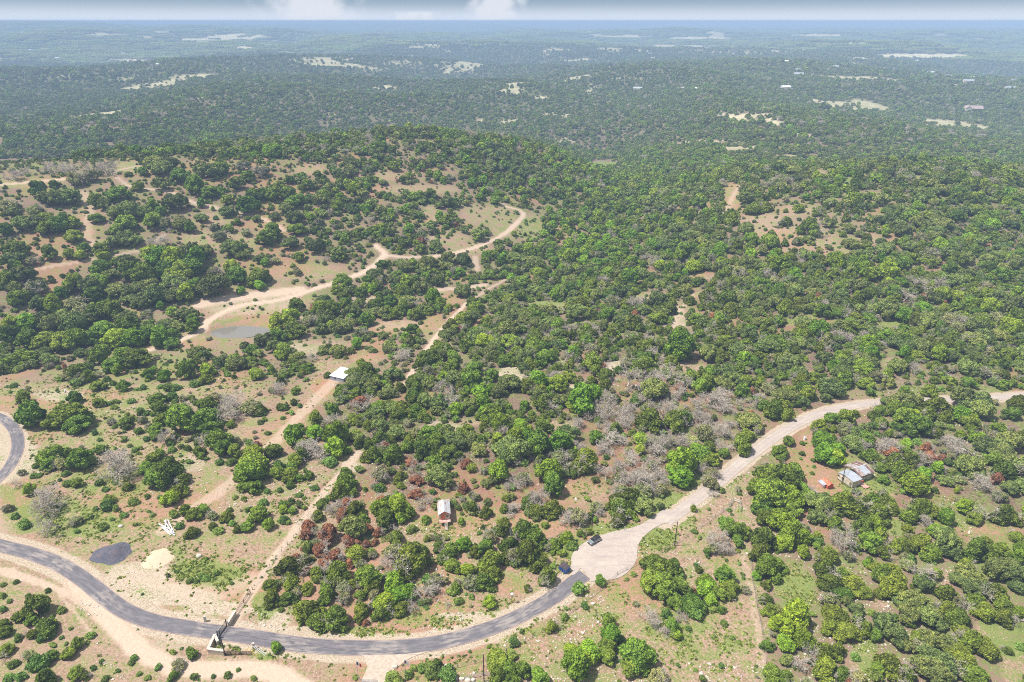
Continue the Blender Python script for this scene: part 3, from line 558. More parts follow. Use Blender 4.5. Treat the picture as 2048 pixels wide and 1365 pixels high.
def strip(name, line, width, mat, lift, label, n=7, attr=True):
    P = catmull(line, 3) if len(line) < 60 else line
    T = np.gradient(P, axis=0); T /= np.linalg.norm(T, axis=1)[:, None] + 1e-9; Nn = np.stack([-T[:, 1], T[:, 0]], 1)
    u = np.linspace(-.5, .5, n); V = []; A = []; s = np.concatenate([[0], np.cumsum(np.linalg.norm(np.diff(P, axis=0), axis=1))])
    wv = width * (1 + .06 * (fbm(s, s * 0, 6, 5) - .5))
    for i in range(len(P)):
        for k in u:
            x, y = P[i] + Nn[i] * k * wv[i]; edge = .05 * (abs(k) > .49)
            V.append((x, y, float(H(x, y)) + lift + .05 * (1 - (2 * k) ** 2) - edge)); A.append((k + .5, s[i] / 100, 0, 1))
    i = np.array([[r * n + c, r * n + c + 1, (r + 1) * n + c + 1, (r + 1) * n + c] for r in range(len(P) - 1) for c in range(n - 1)])[:, ::-1]
    me = mesh_np(name, V, i, mat, smooth=True)
    a = me.color_attributes.new('lane', 'FLOAT_COLOR', 'POINT'); a.data.foreach_set('color', np.array(A, np.float32).ravel())
    o = bpy.data.objects.new(name, me); C.objects.link(o); tag(o, label, kind='structure'); return o
ASPH = asphalt_material(); CONC = concrete_material()
strip('asphalt_road', asph_w, 5.0, ASPH, .13, 'dark curving asphalt road through the gateway')
strip('asphalt_road', loop_w, 4.6, ASPH, .13, 'grey asphalt bend at the edge of the savanna')
strip('chipseal_road', conc_w, 4.9, CONC, .09, 'pale straight road running up to the right')
def sheet(name, poly, mat, lift, label, step=1.2):
    """flat-lying polygon cut to its outline and draped on the land"""
    import bmesh
    bm = bmesh.new(); vs = [bm.verts.new((p[0], p[1], 0)) for p in poly]; bm.faces.new(vs)
    x0, y0 = np.min(poly, 0); x1, y1 = np.max(poly, 0)
    for ax, a, b in ((0, x0, x1), (1, y0, y1)):
        for c in np.arange(a + step, b, step):
            co = (c, 0, 0) if ax == 0 else (0, c, 0); no = (1, 0, 0) if ax == 0 else (0, 1, 0)
            bmesh.ops.bisect_plane(bm, geom=bm.verts[:] + bm.edges[:] + bm.faces[:], plane_co=co, plane_no=no)
    for v in bm.verts: v.co.z = float(H(v.co.x, v.co.y)) + lift
    bmesh.ops.recalc_face_normals(bm, faces=bm.faces)
    me = bpy.data.meshes.new(name); bm.to_mesh(me); bm.free(); me.materials.append(mat)
    if me.polygons[0].normal.z < 0: me.flip_normals()
    a = me.color_attributes.new('lane', 'FLOAT_COLOR', 'POINT'); a.data.foreach_set('color', np.tile(np.array([.5, 0, 0, 0], np.float32), len(me.vertices)))
    o = bpy.data.objects.new(name, me); C.objects.link(o); tag(o, label, kind='structure'); return o
smooth_poly = lambda P: catmull(np.vstack([P, P[:1]]), 4)[:-1]
sheet('turnaround', smooth_poly(cul_w), CONC, .12, 'pale teardrop turnaround at the end of the asphalt')
DRV = simple('caliche', (.52, .43, .35), (.43, .345, .27), 1.2, .95, spec=.1)
sheet('driveway', drive_w, DRV, .10, 'pale caliche driveway mouth below the asphalt road')
# pond
def water_material():
    m, nt, N, L, P = new_mat('pond_water'); P.inputs['Base Color'].default_value = (.20, .185, .16, 1); P.inputs['Roughness'].default_value = .08; P.inputs['Specular IOR Level'].default_value = .6
    tc = N.new('ShaderNodeTexCoord'); nz = nnode(N, L, 'ShaderNodeTexNoise', tc.outputs['Object'], Scale=.8, Detail=3); bp = N.new('ShaderNodeBump'); bp.inputs['Strength'].default_value = .05; L.new(nz.outputs['Fac'], bp.inputs['Height']); L.new(bp.outputs[0], P.inputs['Normal']); return m
def pond():
    ccx, ccy, ra, rb, z = POND; n = 48; vs = [(ccx, ccy, z)]
    for k in range(n):
        t = 2 * math.pi * k / n; r = 1.45 + .12 * math.sin(3 * t + 1) ; vs.append((ccx + ra * r * math.cos(t), ccy + rb * r * 1.15 * math.sin(t), z))
    me = bpy.data.meshes.new('pond_water'); me.from_pydata(vs, [], [(0, 1 + k, 1 + (k + 1) % n) for k in range(n)]); me.materials.append(water_material())
    o = bpy.data.objects.new('pond_water', me); C.objects.link(o); tag(o, 'small muddy stock pond in the valley', kind='structure')
pond()
# ------------------------------------------------------------------ tree prototypes
def quads_leaf(P, Nn, size, asp, r):
    n = len(P); a = r.normal(size=(n, 3)); t = np.cross(Nn, a); t /= np.linalg.norm(t, axis=1)[:, None] + 1e-9; b = np.cross(Nn, t)
    s = (size * r.uniform(.65, 1.35, n))[:, None] / 2; t = t * s * asp; b = b * s
    V = np.stack([P - t - b, P + t - b, P + t + b, P - t + b], 1).reshape(-1, 3); Fc = np.arange(4 * n).reshape(n, 4); return V, Fc
def cube_sphere(k=3):
    V = []; Fc = []
    for ax in range(3):
        for sg in (-1, 1):
            n0 = len(V)
            for i in range(k + 1):
                for j in range(k + 1):
                    p = np.zeros(3); p[ax] = sg; p[(ax + 1) % 3] = (2 * i / k - 1); p[(ax + 2) % 3] = (2 * j / k - 1) * sg; V.append(p / np.linalg.norm(p))
            for i in range(k):
                for j in range(k):
                    a = n0 + i * (k + 1) + j; Fc.append((a, a + k + 1, a + k + 2, a + 1))
    return np.array(V), np.array(Fc)
CS_V, CS_F = cube_sphere()
def merge(parts):
    V = []; Fc = []; mi = []; n = 0
    for v, f, m in parts:
        if len(v) == 0: continue
        V.append(v); Fc.append(f + n); mi.append(np.full(len(f), m)); n += len(v)
    return np.vstack(V), np.vstack(Fc), np.concatenate(mi)
def tubes(segs, n=5):
    """segs: rows x0 y0 z0 x1 y1 z1 r0 r1"""
    S = np.array(segs, float); a = S[:, :3]; b = S[:, 3:6]; d = b - a; d /= np.linalg.norm(d, axis=1)[:, None] + 1e-9
    ref = np.where(np.abs(d[:, 2:3]) > .9, np.array([[1., 0, 0]]), np.array([[0, 0, 1.]])); u = np.cross(d, ref); u /= np.linalg.norm(u, axis=1)[:, None] + 1e-9; w = np.cross(d, u)
    t = np.arange(n) * 2 * np.pi / n; ring = u[:, None] * np.cos(t)[None, :, None] + w[:, None] * np.sin(t)[None, :, None]
    V = np.concatenate([a[:, None] + ring * S[:, 6][:, None, None], b[:, None] + ring * S[:, 7][:, None, None]], 1).reshape(-1, 3)
    i = np.arange(n); q = np.stack([i, (i + 1) % n, n + (i + 1) % n, n + i], 1); Fc = (q[None] + (np.arange(len(S)) * 2 * n)[:, None, None]).reshape(-1, 4); return V, Fc
SHAPE = {  # nominal 8 m wide: height, crown base, lobes, lobe radius range, top weight, leaf size, aspect
    'J': dict(h=5.2, b=.1, n=28, r=(.6, 1.3), cone=.55, leaf=.30, asp=1.5, up=.25), 'R': dict(h=5.0, b=.2, n=22, r=(.7, 1.2), cone=.5, leaf=.28, asp=1.6, up=.25),
    'O': dict(h=5.0, b=1.2, n=40, r=(.55, 1.15), cone=.05, leaf=.27, asp=1.2, up=.15), 'K': dict(h=5.8, b=1.0, n=34, r=(.6, 1.3), cone=.15, leaf=.32, asp=1.2, up=.1),
    'G': dict(h=6.2, b=.9, n=32, r=(.65, 1.4), cone=.2, leaf=.34, asp=1.2, up=.1), 'Y': dict(h=6.0, b=.9, n=24, r=(.8, 1.4), cone=.15, leaf=.36, asp=1.3, up=.1),
    'P': dict(h=5.0, b=1.0, n=22, r=(.7, 1.2), cone=.1, leaf=.24, asp=1.4, up=.1), 'B': dict(h=4.6, b=.0, n=16, r=(.9, 1.6), cone=.25, leaf=.40, asp=1.4, up=.2)}
def lobes_of(kind, r):
    s = SHAPE[kind]; L = []; ecc = r.uniform(.78, 1.0); rot = r.uniform(0, 6.28)
    for k in range(s['n']):
        rr = r.uniform(*s['r']) * (1.15 if k % 5 == 0 else .9); z = s['b'] + rr * .7 + (s['h'] - s['b'] - 1.7 * rr) * (k + .5) / s['n']
        f = (z - s['b']) / (s['h'] - s['b']); dome = math.sqrt(max(0.02, 1 - f ** 2.2)) * (1 - s['cone'] * f)
        if f < .25 and kind in 'OKGYP': dome *= .8 + .8 * f
        rad = max(0, 4.0 * dome - rr) * math.sqrt(r.uniform(.25, 1.0)) * r.choice([.9, 1.0, 1.0, 1.18]); th = r.uniform(0, 6.28)
        x, y = rad * math.cos(th), rad * math.sin(th) * ecc
        L.append((x * math.cos(rot) - y * math.sin(rot), x * math.sin(rot) + y * math.cos(rot), z, rr))
    return np.array(L)
def crown_mesh(kind, L, n_leaf, leaf, r, core=.78):
    s = SHAPE[kind]; w = L[:, 3] ** 2; w = w / w.sum(); k = r.choice(len(L), n_leaf, p=w)
    d = r.normal(size=(n_leaf, 3)); d[:, 2] += s['up'] * 1.6; d /= np.linalg.norm(d, axis=1)[:, None]
    rad = L[k, 3] * (.62 + .55 * r.random(n_leaf) ** .6); P = L[k, :3] + d * rad[:, None] * np.array([1, 1, .85])
    P[:, 2] = np.maximum(P[:, 2], .08)
    dist = np.linalg.norm(P[:, None] - L[None, :, :3], axis=2) / L[None, :, 3]; dist[np.arange(n_leaf), k] = 9; keep = dist.min(1) > .62
    P = P[keep]; d = d[keep]; Nn = d + r.normal(size=P.shape) * .8 + np.array([0, 0, .25]); Nn /= np.linalg.norm(Nn, axis=1)[:, None]
    V, Fc = quads_leaf(P, Nn, leaf, s['asp'], r); parts = [(V, Fc, 0)]
    if core:
        for c in L: parts.append((CS_V * c[3] * core * np.array([1, 1, .85]) * r.uniform(.9, 1.05, (len(CS_V), 1)) + c[:3], CS_F, 0))
    return merge(parts)
def limbs_of(kind, L, r):
    s = SHAPE[kind]; segs = []; fork = np.array([r.uniform(-.3, .3), r.uniform(-.3, .3), max(.5, s['b'] * .8 + .3)]); tr = .26
    segs.append((0, 0, -.6, *fork, tr * 1.2, tr * .85))
    for c in L[r.choice(len(L), min(len(L), 12), replace=False)]:
        e = c[:3] * np.array([1, 1, 1.0]) + r.normal(size=3) * .2; m = fork + (e - fork) * .5 + np.array([0, 0, .35]) + r.normal(size=3) * .18
        segs.append((*fork, *m, tr * .5, tr * .3)); segs.append((*m, *e, tr * .3, tr * .1))
    return tubes(segs)
def dead_tree(r, spread=4.0, h=5.2, r0=.24, fine=True, lean=.25):
    segs = []
    def grow(p, d, ln, rad, lv):
        n = 3 if lv < 3 else 2; q = p
        for k in range(n):
            d = d + r.normal(size=3) * (.20 + .07 * lv) + np.array([0, 0, .05]); d = d / np.linalg.norm(d); e = q + d * ln / n; ra = rad * (1 - .35 * k / n); rb = rad * (1 - .35 * (k + 1) / n)
            segs.append((*q, *e, ra, rb)); q = e
            if lv < (5 if fine else 4) and (lv > 0 or k > 0):
                for _ in range(int(r.random() < .72) if k < n - 1 else 3 if lv < 2 else 2):
                    dd = d + r.normal(size=3) * .72; dd[2] = dd[2] * .8 + .12 if lv > 0 else abs(dd[2]) * .7 + .15; dd /= np.linalg.norm(dd)
                    grow(q, dd, ln * r.uniform(.58, .8), max(rb * .66, .036), lv + 1)
    for _ in range(r.integers(1, 4)):
        d = np.array([r.normal() * lean, r.normal() * lean, 1.0]); grow(np.array([r.normal() * .15, r.normal() * .15, -.4]), d / np.linalg.norm(d), h * .42, r0, 0)
    S = np.array(segs); w = np.percentile(np.abs(S[:, 3:5]), 97); S[:, [0, 1, 3, 4]] *= spread / w; S[:, [2, 5]] *= h / np.percentile(S[:, 5], 98)
    if len(S) > 4200: S = S[:4200]
    return tubes(S, 3)
KIND = {
    'J': ('juniper_tree', 'dark round juniper', 'tree', 'dark junipers of the brushland', 5), 'O': ('live_oak_tree', 'blue-green live oak', 'tree', 'live oaks with blue green crowns', 5),
    'K': ('leafy_oak_tree', 'mid-green oak', 'tree', 'mid green oaks in the brush', 5), 'G': ('elm_tree', 'bright green tree', 'tree', 'bright green leafy trees', 4),
    'Y': ('mesquite_tree', 'yellow-green tree', 'tree', 'yellow green trees', 2), 'P': ('sparse_tree', 'thin grey-green tree', 'tree', 'thin grey green trees', 3),
    'R': ('browned_juniper', 'rust-brown dry juniper', 'tree', 'rust brown dried junipers', 3), 'D': ('dead_tree', 'bare grey dead tree', 'dead tree', 'bare grey dead trees', 6), 'B': ('bush', 'green bush', 'bush', 'low green bushes', 4)}
PROTO = {}
for kind, (nm, _a, _c, _g, nv) in KIND.items():
    PROTO[kind] = []
    for v in range(nv):
        r = np.random.default_rng(100 + 31 * v + ord(kind)); pr = {}
        if kind == 'D':
            V, Fc = dead_tree(r, h=r.uniform(4.6, 6.0)); pr['whole'] = mesh_np('dead_branches', V, Fc, DEADWOOD); V2, F2 = dead_tree(r, fine=False, r0=.3); pr['low'] = mesh_np('dead_branches_small', V2, F2, DEADWOOD)
        else:
            L = lobes_of(kind, r); s = SHAPE[kind]; lm = LEAF[kind]; bark = DEADWOOD if kind in 'PR' or (kind == 'J' and v in (1, 3)) else BARK
            dens = {'P': .45, 'R': .8, 'B': .7}.get(kind, 1.0); core = {'P': 0.0, 'R': .5, 'G': .55, 'Y': .55, 'K': .58}.get(kind, .62)
            Vc, Fc, mc = crown_mesh(kind, L, int(9000 * dens), s['leaf'], r, core); pr['crown'] = mesh_np('crown', Vc, Fc, lm)
            tv, tf = limbs_of(kind, L, r)
            if kind in 'PR': dv, df = dead_tree(r, 3.9, s['h'] * 1.02, .16, False); tv, tf, _ = merge([(tv, tf, 0), (dv, df, 0)])
            elif kind == 'J' and v in (1, 3): dv, df = dead_tree(r, 3.9, s['h'] * 1.12, .13, False); dv, df = dv[:6 * 320], df[:3 * 320]; tv, tf, _ = merge([(tv, tf, 0), (dv, df, 0)])
            pr['trunk'] = mesh_np('trunk', tv, tf, bark)
            Vm, Fm, mm = crown_mesh(kind, L, int(4200 * dens), s['leaf'] * 1.4, r, core)
            V, Fq, mi = merge([(Vm, Fm, 0), (tv, tf, 1)]); pr['whole'] = mesh_np(nm + '_mesh', V, Fq, [lm, bark], mi)
            Vl, Fl, ml = crown_mesh(kind, L, int(1500 * dens), s['leaf'] * 2.2, r, core); pr['low'] = mesh_np(nm + '_far', Vl, Fl, lm)
        PROTO[kind].append(pr)

# ------------------------------------------------------------------ trees placed one by one, read off four-fold crops of the photo: (crop x, crop y, crown width, kind)
EX = {
 (0, 300, 2.24): "170 180 90K 240 150 50K 290 200 130O 250 215 100O 200 210 90O 330 130 90P 410 115 80P 480 80 90D 380 90 90D 300 90 80D 230 80 80D 130 90 80D 60 110 90D 575 105 40K 640 95 60K 720 75 110O 690 50 100O 640 40 80O 760 60 80O 820 70 30J 620 165 60Y 720 155 75O 800 105 110K 530 190 110K 430 225 80K 470 245 70O 780 235 110O 520 270 100O 580 270 110O 640 270 100O 430 300 80K 680 245 60G 720 275 60G 680 310 110K 560 320 110K 520 350 90K 560 385 110O 590 400 90O 500 410 80O 330 385 90K 270 330 110K 320 320 100K 210 350 90K 140 310 110O 90 330 90O 200 300 100K 20 360 80K 30 240 110P 60 270 80O 150 270 80P 30 440 80K 90 440 90K 60 430 60K 220 465 80K 310 465 60Y 360 475 60Y 375 440 60K 450 440 90K 460 475 60Y 80 520 60G 60 490 110O 140 500 60P 820 330 90O 850 350 60K 740 330 70P 740 400 100D 690 410 90D 800 300 60P 900 300 70O 960 340 60P 1010 270 80O 1065 325 40G 1150 305 50O 1165 335 30J 1025 355 50K 1100 365 60P 980 380 80P 900 240 50G 870 160 110K 930 90 110O 980 80 90K 940 180 100K 980 185 70K 1020 220 70K 1060 150 80K 1110 120 70K 1090 70 80P 1170 90 90P 1110 250 110K 1300 130 60K 1180 190 80K 1220 200 80K 1140 200 90K 1290 190 90K 1330 220 100K 1280 250 90O 1230 295 60O 1320 300 90O 1250 160 70K 680 460 130G 720 480 130G 770 490 140G 820 470 120O 880 480 130G 850 520 130K 920 440 90O 800 540 140K 740 540 120K 860 440 70O 570 500 100O 580 540 110K 520 510 60K 640 560 120K 450 530 110K 490 550 90O 430 580 120K 400 610 120O 340 600 110K 270 630 80G 420 640 110K 520 620 120O 590 620 130O 650 600 130O 700 650 120O 640 670 120O 580 660 100O 780 590 140O 840 600 120P 830 640 110G 870 610 90K 780 650 100O 960 605 150O 880 600 90O 1040 440 110O 1090 460 80O 960 540 80P 1040 530 90Y 1060 560 110K 1180 480 80O 1190 505 50G 1230 490 60P 1220 360 90K 1190 390 110K 1330 350 90K 1300 410 90O 1340 480 60K 1170 560 110K 1160 600 70G 1080 630 50G 1130 590 70K 1330 545 50P 1150 540 60K 40 560 90K 30 590 100K 110 560 110O 160 620 110P 80 660 110K 60 620 80O 170 690 100O 240 700 110G 330 680 110P 360 720 110P 440 720 120K 400 740 100O 500 720 120K 560 740 110O 650 730 60P 650 700 50P 720 700 50G 770 725 60Y 830 730 120O 740 775 100O 790 780 80O 860 755 80G 860 790 80G 280 760 130O 330 780 140O 240 780 120O 180 760 110O 120 770 130G 60 780 110Y 40 830 110K 120 840 130K 200 850 140K 280 860 130K 340 850 130Y 400 840 110K 460 800 120K 520 840 140G 570 800 120K 600 840 130G 660 830 100K 720 840 120G 760 820 90K 680 800 90O 760 860 90K 1260 780 120Y 1300 750 110Y 1240 830 100K 1180 850 100O 1320 800 120K 1330 700 80K 1060 775 40J",
 (1348, 230, 2.926): "730 545 80G 655 610 110J 890 535 60J 845 565 80J 960 545 60J 790 660 150J 785 720 90O 420 670 110O 570 700 100J 560 740 130K 470 620 35J 655 555 50J 190 720 60K 280 655 70J 360 700 50O 705 800 60J 800 810 50O 855 790 50O 630 655 25J 665 660 20J 825 610 30J 790 600 30J 910 630 90O 1020 660 90O 1000 740 60J 1040 760 90O 1090 690 80O 1130 720 80J 990 690 70J 1060 560 80J 1130 770 70K 1090 800 60O 910 770 60O 720 740 70J 650 750 60J 1240 690 70K 470 540 130J 540 530 110J 340 610 110J 300 600 90J 440 780 90J 520 790 90O 600 800 80K 380 740 60P 240 760 60O",
 (0, 1000, 3.657): "440 130 250D 560 150 100P 790 40 110B 820 140 40B 750 195 80B 1115 110 45B 1270 105 75B 1350 80 80G 1420 95 140J 1480 60 90K 1400 235 115J 1310 190 70B 1650 120 110J 1550 110 90P 1555 190 70J 1600 220 80B 1740 215 80J 1700 170 60B 1680 75 50B 1090 85 30B 905 110 60B 180 175 100B 265 720 75B 205 705 50B 350 665 45B 290 720 90B 270 790 170K 150 840 120K 235 880 100K 340 920 190J 240 980 90J 320 1000 90B 30 905 80K 30 960 120J 45 1085 130J 515 940 40B 450 805 70B 450 1005 40B 660 985 75B 380 1060 60B 565 1055 90K 485 1050 35B 500 1120 110K 380 1140 90K 210 1130 100P 290 1190 150B 545 1270 110K 625 1285 80J 330 1310 160J 980 1155 60B 960 1190 50B 1160 1220 60B 1295 1210 115P 1265 1290 90J 1400 1120 100K 1265 1110 50B 1420 1295 60B 1665 1280 60B 1855 1300 50B 1475 550 50B 1580 535 55B 120 600 40B 20 800 60B 15 620 50B 380 850 40B 640 1040 35B 130 1010 70B 90 1200 80B 150 1290 90B 60 1300 80B 740 1180 40B 680 1230 50B 770 1310 60B 860 1250 40B 1020 1270 45B 1080 1300 50B 1560 1290 40B 1740 1240 40B 650 120 60B 560 230 50B 850 60 60B 990 180 40B 700 60 50B 60 60 80P 110 120 60B 10 700 60B 70 740 40B",
 (480, 1000, 3.657): "315 65 80G 385 75 70K 65 65 60B 130 110 150K 50 190 100K 210 185 95G 320 150 75B 165 15 70B 570 115 110J 600 20 120J 690 60 120D 850 70 140J 780 30 100R 900 130 100J 500 190 110R 490 250 110R 640 250 170R 740 140 90R 820 215 200O 790 295 130R 930 210 90R 1010 235 85R 500 345 115J 590 370 130R 700 410 140R 850 390 180J 920 330 90R 610 485 150R 480 520 80R 360 490 190J 350 570 130J 220 625 120J 230 725 140J 560 540 130J 720 510 190J 650 590 120J 380 620 130J 490 640 120J 350 710 140J 480 800 230J 560 880 180J 640 680 150J 760 640 120P 760 720 110P 700 860 230J 890 800 130J 880 690 110J 870 860 100J 940 570 170K 820 610 90J 990 640 120J 1130 640 190G 1170 700 170G 1240 680 130G 1060 760 180G 1180 790 140J 1030 830 150J 1010 750 130J 1260 430 270J 1220 500 200J 1320 380 150J 1150 260 140J 1110 370 140P 1080 450 120D 1360 140 85J 1040 90 160G 1150 70 190G 1230 100 120G 1060 150 150K 1000 60 100G 1180 140 90G 1620 160 65G 1490 150 60B 1700 60 130J 1800 90 110J 1460 340 110J 1540 370 130K 1640 330 120G 1560 470 150J 1480 420 120J 1720 370 110J 1790 350 120K 1820 290 60B 1830 270 110P 1420 580 130P 1350 680 170D 1430 660 130D 1390 640 110J 1580 640 95J 1670 510 110G 1830 450 200J 1850 530 150J 1780 600 160J 1690 600 130P 1600 740 75B 1820 740 115G 1860 660 45B 1930 160 120J 1920 220 110J 1980 330 130J 2020 420 100J 1970 70 90D 1500 740 80D 1250 790 100D 265 1080 95G 1900 1180 200K 1960 1250 150K 1890 1290 160J 2000 1300 100K 1400 1240 140B 1330 1230 80B 1520 1270 150B 1440 1210 80K 1270 1230 60B 1130 1320 150B 2005 1050 70B 300 800 50B 1750 240 40B 540 220 60P 620 40 50P 870 470 90P 480 430 110J 1080 560 100P 600 730 110J 920 900 60R",
 (1000, 1000, 3.657): "120 50 130D 200 30 110P 270 70 160J 380 50 180J 470 130 150D 570 130 140P 40 60 90J 870 40 220J 1050 30 180O 860 140 130J 940 90 130J 660 120 80J 740 100 90D 700 60 90P 180 230 200J 260 290 180J 400 330 115J 210 390 240J 300 420 160J 110 400 150P 40 340 120J 40 420 110J 490 290 110G 520 330 90B 590 245 75J 650 225 75J 350 560 155J 200 645 65J 730 590 85K 580 650 110B 620 770 65B 1140 500 210K 1120 600 200K 1260 500 150K 1200 660 200K 1320 620 160K 1270 730 150K 1400 740 150K 1500 650 180G 1500 590 150G 1420 770 170K 1540 720 120G 1590 690 120K 1640 560 150K 1680 640 125K 1690 700 80K 1660 180 150K 1720 230 150K 1790 250 115K 1740 310 90K 1590 290 170D 1640 340 120D 1560 360 90P 1415 65 60J 1420 230 45B 1515 390 65K 380 935 105J 790 890 110K 820 1000 170G 790 1070 130K 520 1110 130G 660 1110 190G 570 1220 240G 600 1170 180G 780 1140 140K 890 1030 65B 1000 1150 240K 1060 1110 130K 960 1220 160K 1030 1230 120K 1150 1290 140P 1100 850 130D 1150 900 110D 1260 930 115K 1290 990 95G 1230 970 90D 1210 830 80B 1430 830 115B 1330 860 80D 1640 900 60B 1620 820 40B 1380 940 50B 50 1220 120K 170 1250 130K 50 1290 130K 290 1300 150K 160 960 45B 100 1030 75B 470 860 65B 90 1130 90B 930 580 35B 1780 570 30B 1655 440 30B 1300 1210 40B 1620 1210 50B 1430 1240 40B 1480 1310 60B 1560 1000 40B 1700 1010 40B 1490 830 40B 990 760 50P",
 (1500, 1000, 3.737): "100 50 180K 300 60 170K 560 40 150O 500 130 140O 620 90 120O 230 170 200G 120 130 150K 300 250 200G 370 280 150G 250 330 140G 400 400 110G 100 290 220J 80 400 190J 130 500 220J 200 480 180J 45 570 75G 130 635 95J 120 730 115J 150 830 125J 700 70 140J 640 170 150J 830 60 180J 960 80 230J 1050 50 150J 850 210 160K 930 210 140G 700 190 120D 700 330 190D 600 410 100D 590 420 150J 530 400 120J 780 330 130J 900 330 160K 960 260 120K 560 520 190J 600 600 190J 690 560 150J 780 620 200J 850 680 150J 700 700 140K 600 760 130P 720 760 90O 800 810 120O 620 860 190J 680 900 170J 740 980 220J 860 970 140J 600 950 150J 330 880 230G 230 960 180G 390 1050 180G 260 1070 150G 380 1150 210D 130 1090 100K 390 1250 160D 170 1290 190J 260 1330 150J 560 1130 180J 650 1130 140J 560 1260 220J 680 1300 160J 800 1330 140P 1000 560 180J 1050 540 200J 1080 640 230J 950 500 130J 1000 680 150J 980 400 120J 1090 350 130J 1180 330 160J 1290 330 190J 1350 400 160J 1260 60 180J 1200 120 160J 1310 170 120D 1180 215 80J 1290 60 170J 1370 90 130J 1470 140 130G 1600 60 130G 1670 80 140P 1680 140 120K 1900 100 200J 1960 140 150J 2000 270 130J 1430 250 160O 1470 320 190O 1500 390 150O 1380 240 110G 1300 640 140O 1270 580 100K 1320 560 160D 1390 560 95G 1220 760 200O 1150 760 150O 1180 850 180O 1320 800 190O 1320 880 170O 1400 920 130O 1000 930 200O 1070 1000 200O 1140 1060 150O 1340 1040 170O 1460 1060 170O 1240 1030 150J 1270 1100 130P 1400 1200 260O 1360 1280 240O 1440 1280 200O 1040 1250 220J 1160 1290 180J 960 1260 130J 1460 700 170J 1470 820 180J 1550 880 200J 1600 980 180J 1650 1060 200J 1760 1100 210J 1560 1150 190J 1620 1220 210J 1690 1300 230J 1640 560 200O 1650 640 170O 1570 600 150O 1730 650 140O 1850 520 200O 1940 500 160O 1990 560 170O 2000 650 130O 1850 700 190J 1700 760 200J 1750 830 190J 1900 780 160J 2010 850 120G 1900 870 170J 1700 380 200J 1800 400 150J 1760 330 150J 1880 380 115K 2000 430 120G 2010 380 100G 1930 1120 85J 2020 1090 80B 1620 470 110J 1180 480 130P 1560 760 110P",
 (0, 650, 3.657): "170 540 105K 545 540 105K 725 575 85K 800 575 45B 835 600 55B 230 680 210K 380 700 110K 520 660 240K 430 690 180K 560 720 190K 620 690 130K 390 950 180K 370 1010 140K 450 1020 120P 590 1000 170K 680 995 85K 740 915 85K 830 1040 250D 900 960 120D 915 715 120K 815 710 75P 920 660 40B 965 555 65B 1075 645 55B 905 455 90K 985 910 60B 1065 1040 120K 1120 970 100K 1170 950 85K 1150 1120 200K 1230 1080 220K 1320 1120 150J 1290 1210 160J 1250 1270 130G 1340 1215 75G 1200 1290 80B 930 1185 85J 1380 1000 60B 975 1290 80B 790 1280 90K 730 1155 65B 560 1155 90K 500 1160 80B 220 1215 100G 770 1200 60B 350 1290 230D 80 1180 110D 1150 540 120K 1260 520 100K 1170 620 115K 1330 600 90P 1180 690 120K 1340 700 240K 1290 650 150K 1500 690 200K 1540 760 150K 1570 690 100K 1140 760 120K 1130 810 90K 1210 830 110D 1240 850 75J 1440 750 100D 1550 540 140P 1520 600 150K 1450 565 40B 1590 640 120D 1660 620 200D 1720 550 140D 1840 600 170P 1900 620 110J 1445 850 75J 1490 840 110D 1600 860 170K 1640 910 130K 1720 930 110K 1700 850 120P 1455 930 85K 1600 1005 70B 1690 1000 80B 1825 860 60B 1860 1030 230Y 1830 1090 200Y 1900 1090 130G 1760 1110 110J 1780 1190 90K 1840 1200 100K 2000 920 110K 2030 1080 120K 1715 1260 50B 1780 1265 45B 1930 1300 70B 1230 460 100B 1270 460 80B 1175 450 55B 1090 370 90K 1200 380 100G 720 440 115K 830 430 50B 560 420 95B 440 395 70B 640 380 115J 700 360 80P 780 400 60B 570 350 130K 500 360 130P 860 340 90G 830 290 160K 1000 240 200K 910 230 150K 740 230 150K 100 440 65B 205 460 35B 1380 340 150K 1510 340 130G 1500 400 100K 1420 430 80B 1870 360 120Y 1330 540 60P 1050 460 50B 1000 470 45B 1510 980 40B 640 940 50B 690 790 50B 730 840 40B 480 1090 60B 260 1100 70B 160 1080 60P 330 1070 60P 1960 790 50B",
 (500, 650, 3.657): "335 490 65K 565 365 65K 250 600 70K 220 600 60K 320 570 60J 210 470 110D 160 480 60K 360 590 50B 240 680 40B 75 710 50B 105 690 45B 170 930 120K 0 1010 150Y 30 960 150Y 215 1050 110K 290 1100 130K 330 1000 120K 300 1040 90K 430 1100 80K 360 1120 70K 60 1180 80K 220 1210 50B 290 1175 60K 475 1190 60B 360 1240 60B 395 1265 40B 300 1290 60B 240 1320 70K 95 1300 60B 430 910 220D 380 880 120K 380 950 110K 320 820 170G 470 790 150G 620 830 190G 620 910 170G 710 920 80G 660 780 120K 580 1000 110B 700 1160 190J 650 1230 150J 700 1080 110J 680 1190 120D 960 1090 150P 480 690 110Y 600 690 110D 800 560 150R 800 600 120D 1090 210 150D 1380 480 150D 1200 1020 120D 1220 1230 120R 1220 1130 110R 1180 1000 90R 1590 1010 110R 1560 1190 100R 960 1280 110R 700 1300 100R 1900 910 230O 1830 1080 170G 1940 1160 120D 1940 1000 110D 1080 1300 140G 1280 1290 110D 800 280 50G 410 400 50B",
